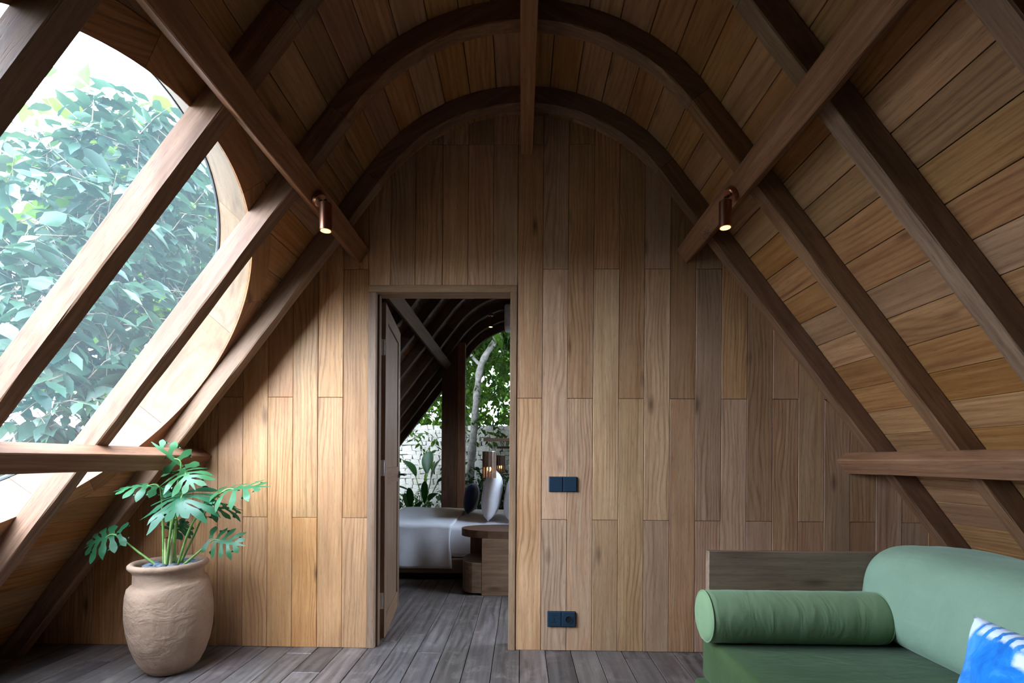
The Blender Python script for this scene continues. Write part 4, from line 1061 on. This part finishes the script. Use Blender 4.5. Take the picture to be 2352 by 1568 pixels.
ppos = at(975, 1150, 1, 5.55)
paddle_plant((ppos.x, 5.55, -.16), [(.3, 1.25, .95, .50, .11), (2.6, .95, 1.0, .5, .10), (1.3, 1.35, 1.05, .55, .11), (-.5, .55, .9, .5, .09), (3.4, .5, .75, .45, .09), (4.9, 1.35, .55, .55, .06), (5.4, .7, .6, .4, .08)], 'broad-leaved green plant in front of the white stone wall')
ppos = at(945, 1150, 1, 5.2)
paddle_plant((ppos.x, 5.2, -.16), [(2.2, 1.1, .45, .45, .08), (4.7, 1.3, .5, .5, .06), (.2, .9, .4, .4, .08), (3.4, .8, .5, .4, .08), (5.6, 1.1, .35, .45, .07)], 'low broad-leaved plant beside the bed foot in garden')
ppos = at(1075, 1150, 1, 5.9)
paddle_plant((ppos.x + .1, 5.9, -.16), [(.6, 1.2, .7, .4, .07), (2.0, .9, .6, .4, .08), (3.6, 1.0, .7, .4, .07), (5.0, 1.1, .55, .4, .07), (1.3, .5, .5, .4, .08)], 'broad-leaved plant at the foot of pale tree trunk')

gt = tag(empty('garden_tree', (at(1078, 1120, 1, 6.0).x, 6.0, -.16)), 'garden tree with pale knotty trunk beyond the bedroom', 'tree')
tp = [gt.location + Vector((0, 0, 0))] + [at(px, py, 1, 6.0) for px, py in ((1079, 1110), (1084, 1040), (1091, 960), (1096, 900), (1102, 850), (1116, 815), (1138, 780), (1150, 730))]
tp = [Vector(p) - gt.location for p in tp]
path = smooth_path(tp, 4); tube('trunk', path, [.075 * (1 - .35 * k / len(path)) * (1 + .12 * math.sin(k * 1.7)) for k in range(len(path))], M_BARK, gt, 12)
for i, tgt in ((21, (-.7, .9, 3.5)), (26, (.9, .6, 3.9)), (28, (-.1, 1.2, 4.1))):
    tube('branch', smooth_path([path[i], path[i].lerp(Vector(tgt), .5) + Vector((0, 0, .2)), Vector(tgt)], 5), [.035 - .0025 * k for k in range(11)], M_BARK, gt, 8)
rg = np.random.default_rng(5)
S, Dr = [], []
for _ in range(900): S.append(np.array([rg.uniform(-3.2, 2.4), rg.uniform(6.1, 8.6), rg.uniform(.9, 4.6)])); Dr.append(rg.normal(0, 1, 3))
for _ in range(420): S.append(np.array([rg.uniform(-3.4, 2.4), rg.uniform(5.4, 6.4), rg.uniform(1.5, 4.2)])); Dr.append(rg.normal(0, 1, 3))
for _ in range(2600): S.append(np.array([rg.uniform(-4.5, 3.5), rg.uniform(7.2, 12), rg.uniform(1.0, 5.5)])); Dr.append(rg.normal(0, 1, 3))
fr, tw = twig_leaves(S, Dr, 6, .34, .115, .6)
gl_ = np.array(gt.location)
o = link('foliage', leaves_mesh('foliage', (fr[0] - gl_, fr[1], fr[2], fr[3], fr[4])), M_LEAF2, gt); o['kind'] = 'stuff'

# canopy, side hedges and back screen added to block sky light over the garden
ct = tag(empty('added_shade_canopy', (3.6, 9.5, -.16)), 'added canopy and hedge foliage blocking sky light over the garden', 'tree')
S = [np.array([rg.uniform(-7, 7), rg.uniform(3.2, 13), rg.uniform(4.3, 5.8)]) for _ in range(2600)] + [np.array([rg.uniform(-7, 7), rg.uniform(12.5, 14.5), rg.uniform(0, 6)]) for _ in range(900)] + [np.array([sx * rg.uniform(3.9, 5.6), rg.uniform(3.2, 13), rg.uniform(0, 5)]) for sx in (-1, 1) for _ in range(700)]
fr, tw = twig_leaves(S, [rg.normal(0, 1, 3) for _ in S], 5, .8, .46, .5); gl_ = np.array(ct.location)
o = link('foliage', leaves_mesh('foliage', (fr[0] - gl_, fr[1], fr[2], fr[3], fr[4])), M_LEAF2, ct); o['kind'] = 'stuff'
tube('trunk', smooth_path([(0, 0, 0), (.1, .1, 2.5), (-.4, .1, 5.0), (-1.2, .2, 6.6)], 6), [.2 - .006 * k for k in range(19)], M_BARK, ct, 12)

# dark undergrowth round the foot of the pale trunk
ug = tag(empty('leafy_shrub', (-.75, 5.75, -.16)), 'dark leafy shrub round the foot of the pale trunk', 'shrub')
S = [np.array([rg.uniform(-1.05, .5), rg.uniform(5.35, 6.3), rg.uniform(.2, 1.05) * (1 - .3 * rg.random())]) for _ in range(330)] + [np.array([rg.uniform(-2.6, -1.2), rg.uniform(5.9, 6.35), rg.uniform(0, .55)]) for _ in range(90)]
fr, tw = twig_leaves(S, [rg.normal(0, 1, 3) for _ in S], 6, .2, .085, .5); gl_ = np.array(ug.location)
o = link('foliage', leaves_mesh('foliage', (fr[0] - gl_, fr[1], fr[2], fr[3], fr[4])), M_LEAF3, ug); o['kind'] = 'stuff'
tube('stem', [(0, 0, 0), (.02, .02, .5), (.1, .05, .9)], [.02, .015, .008], M_TWIG, ug, 8)
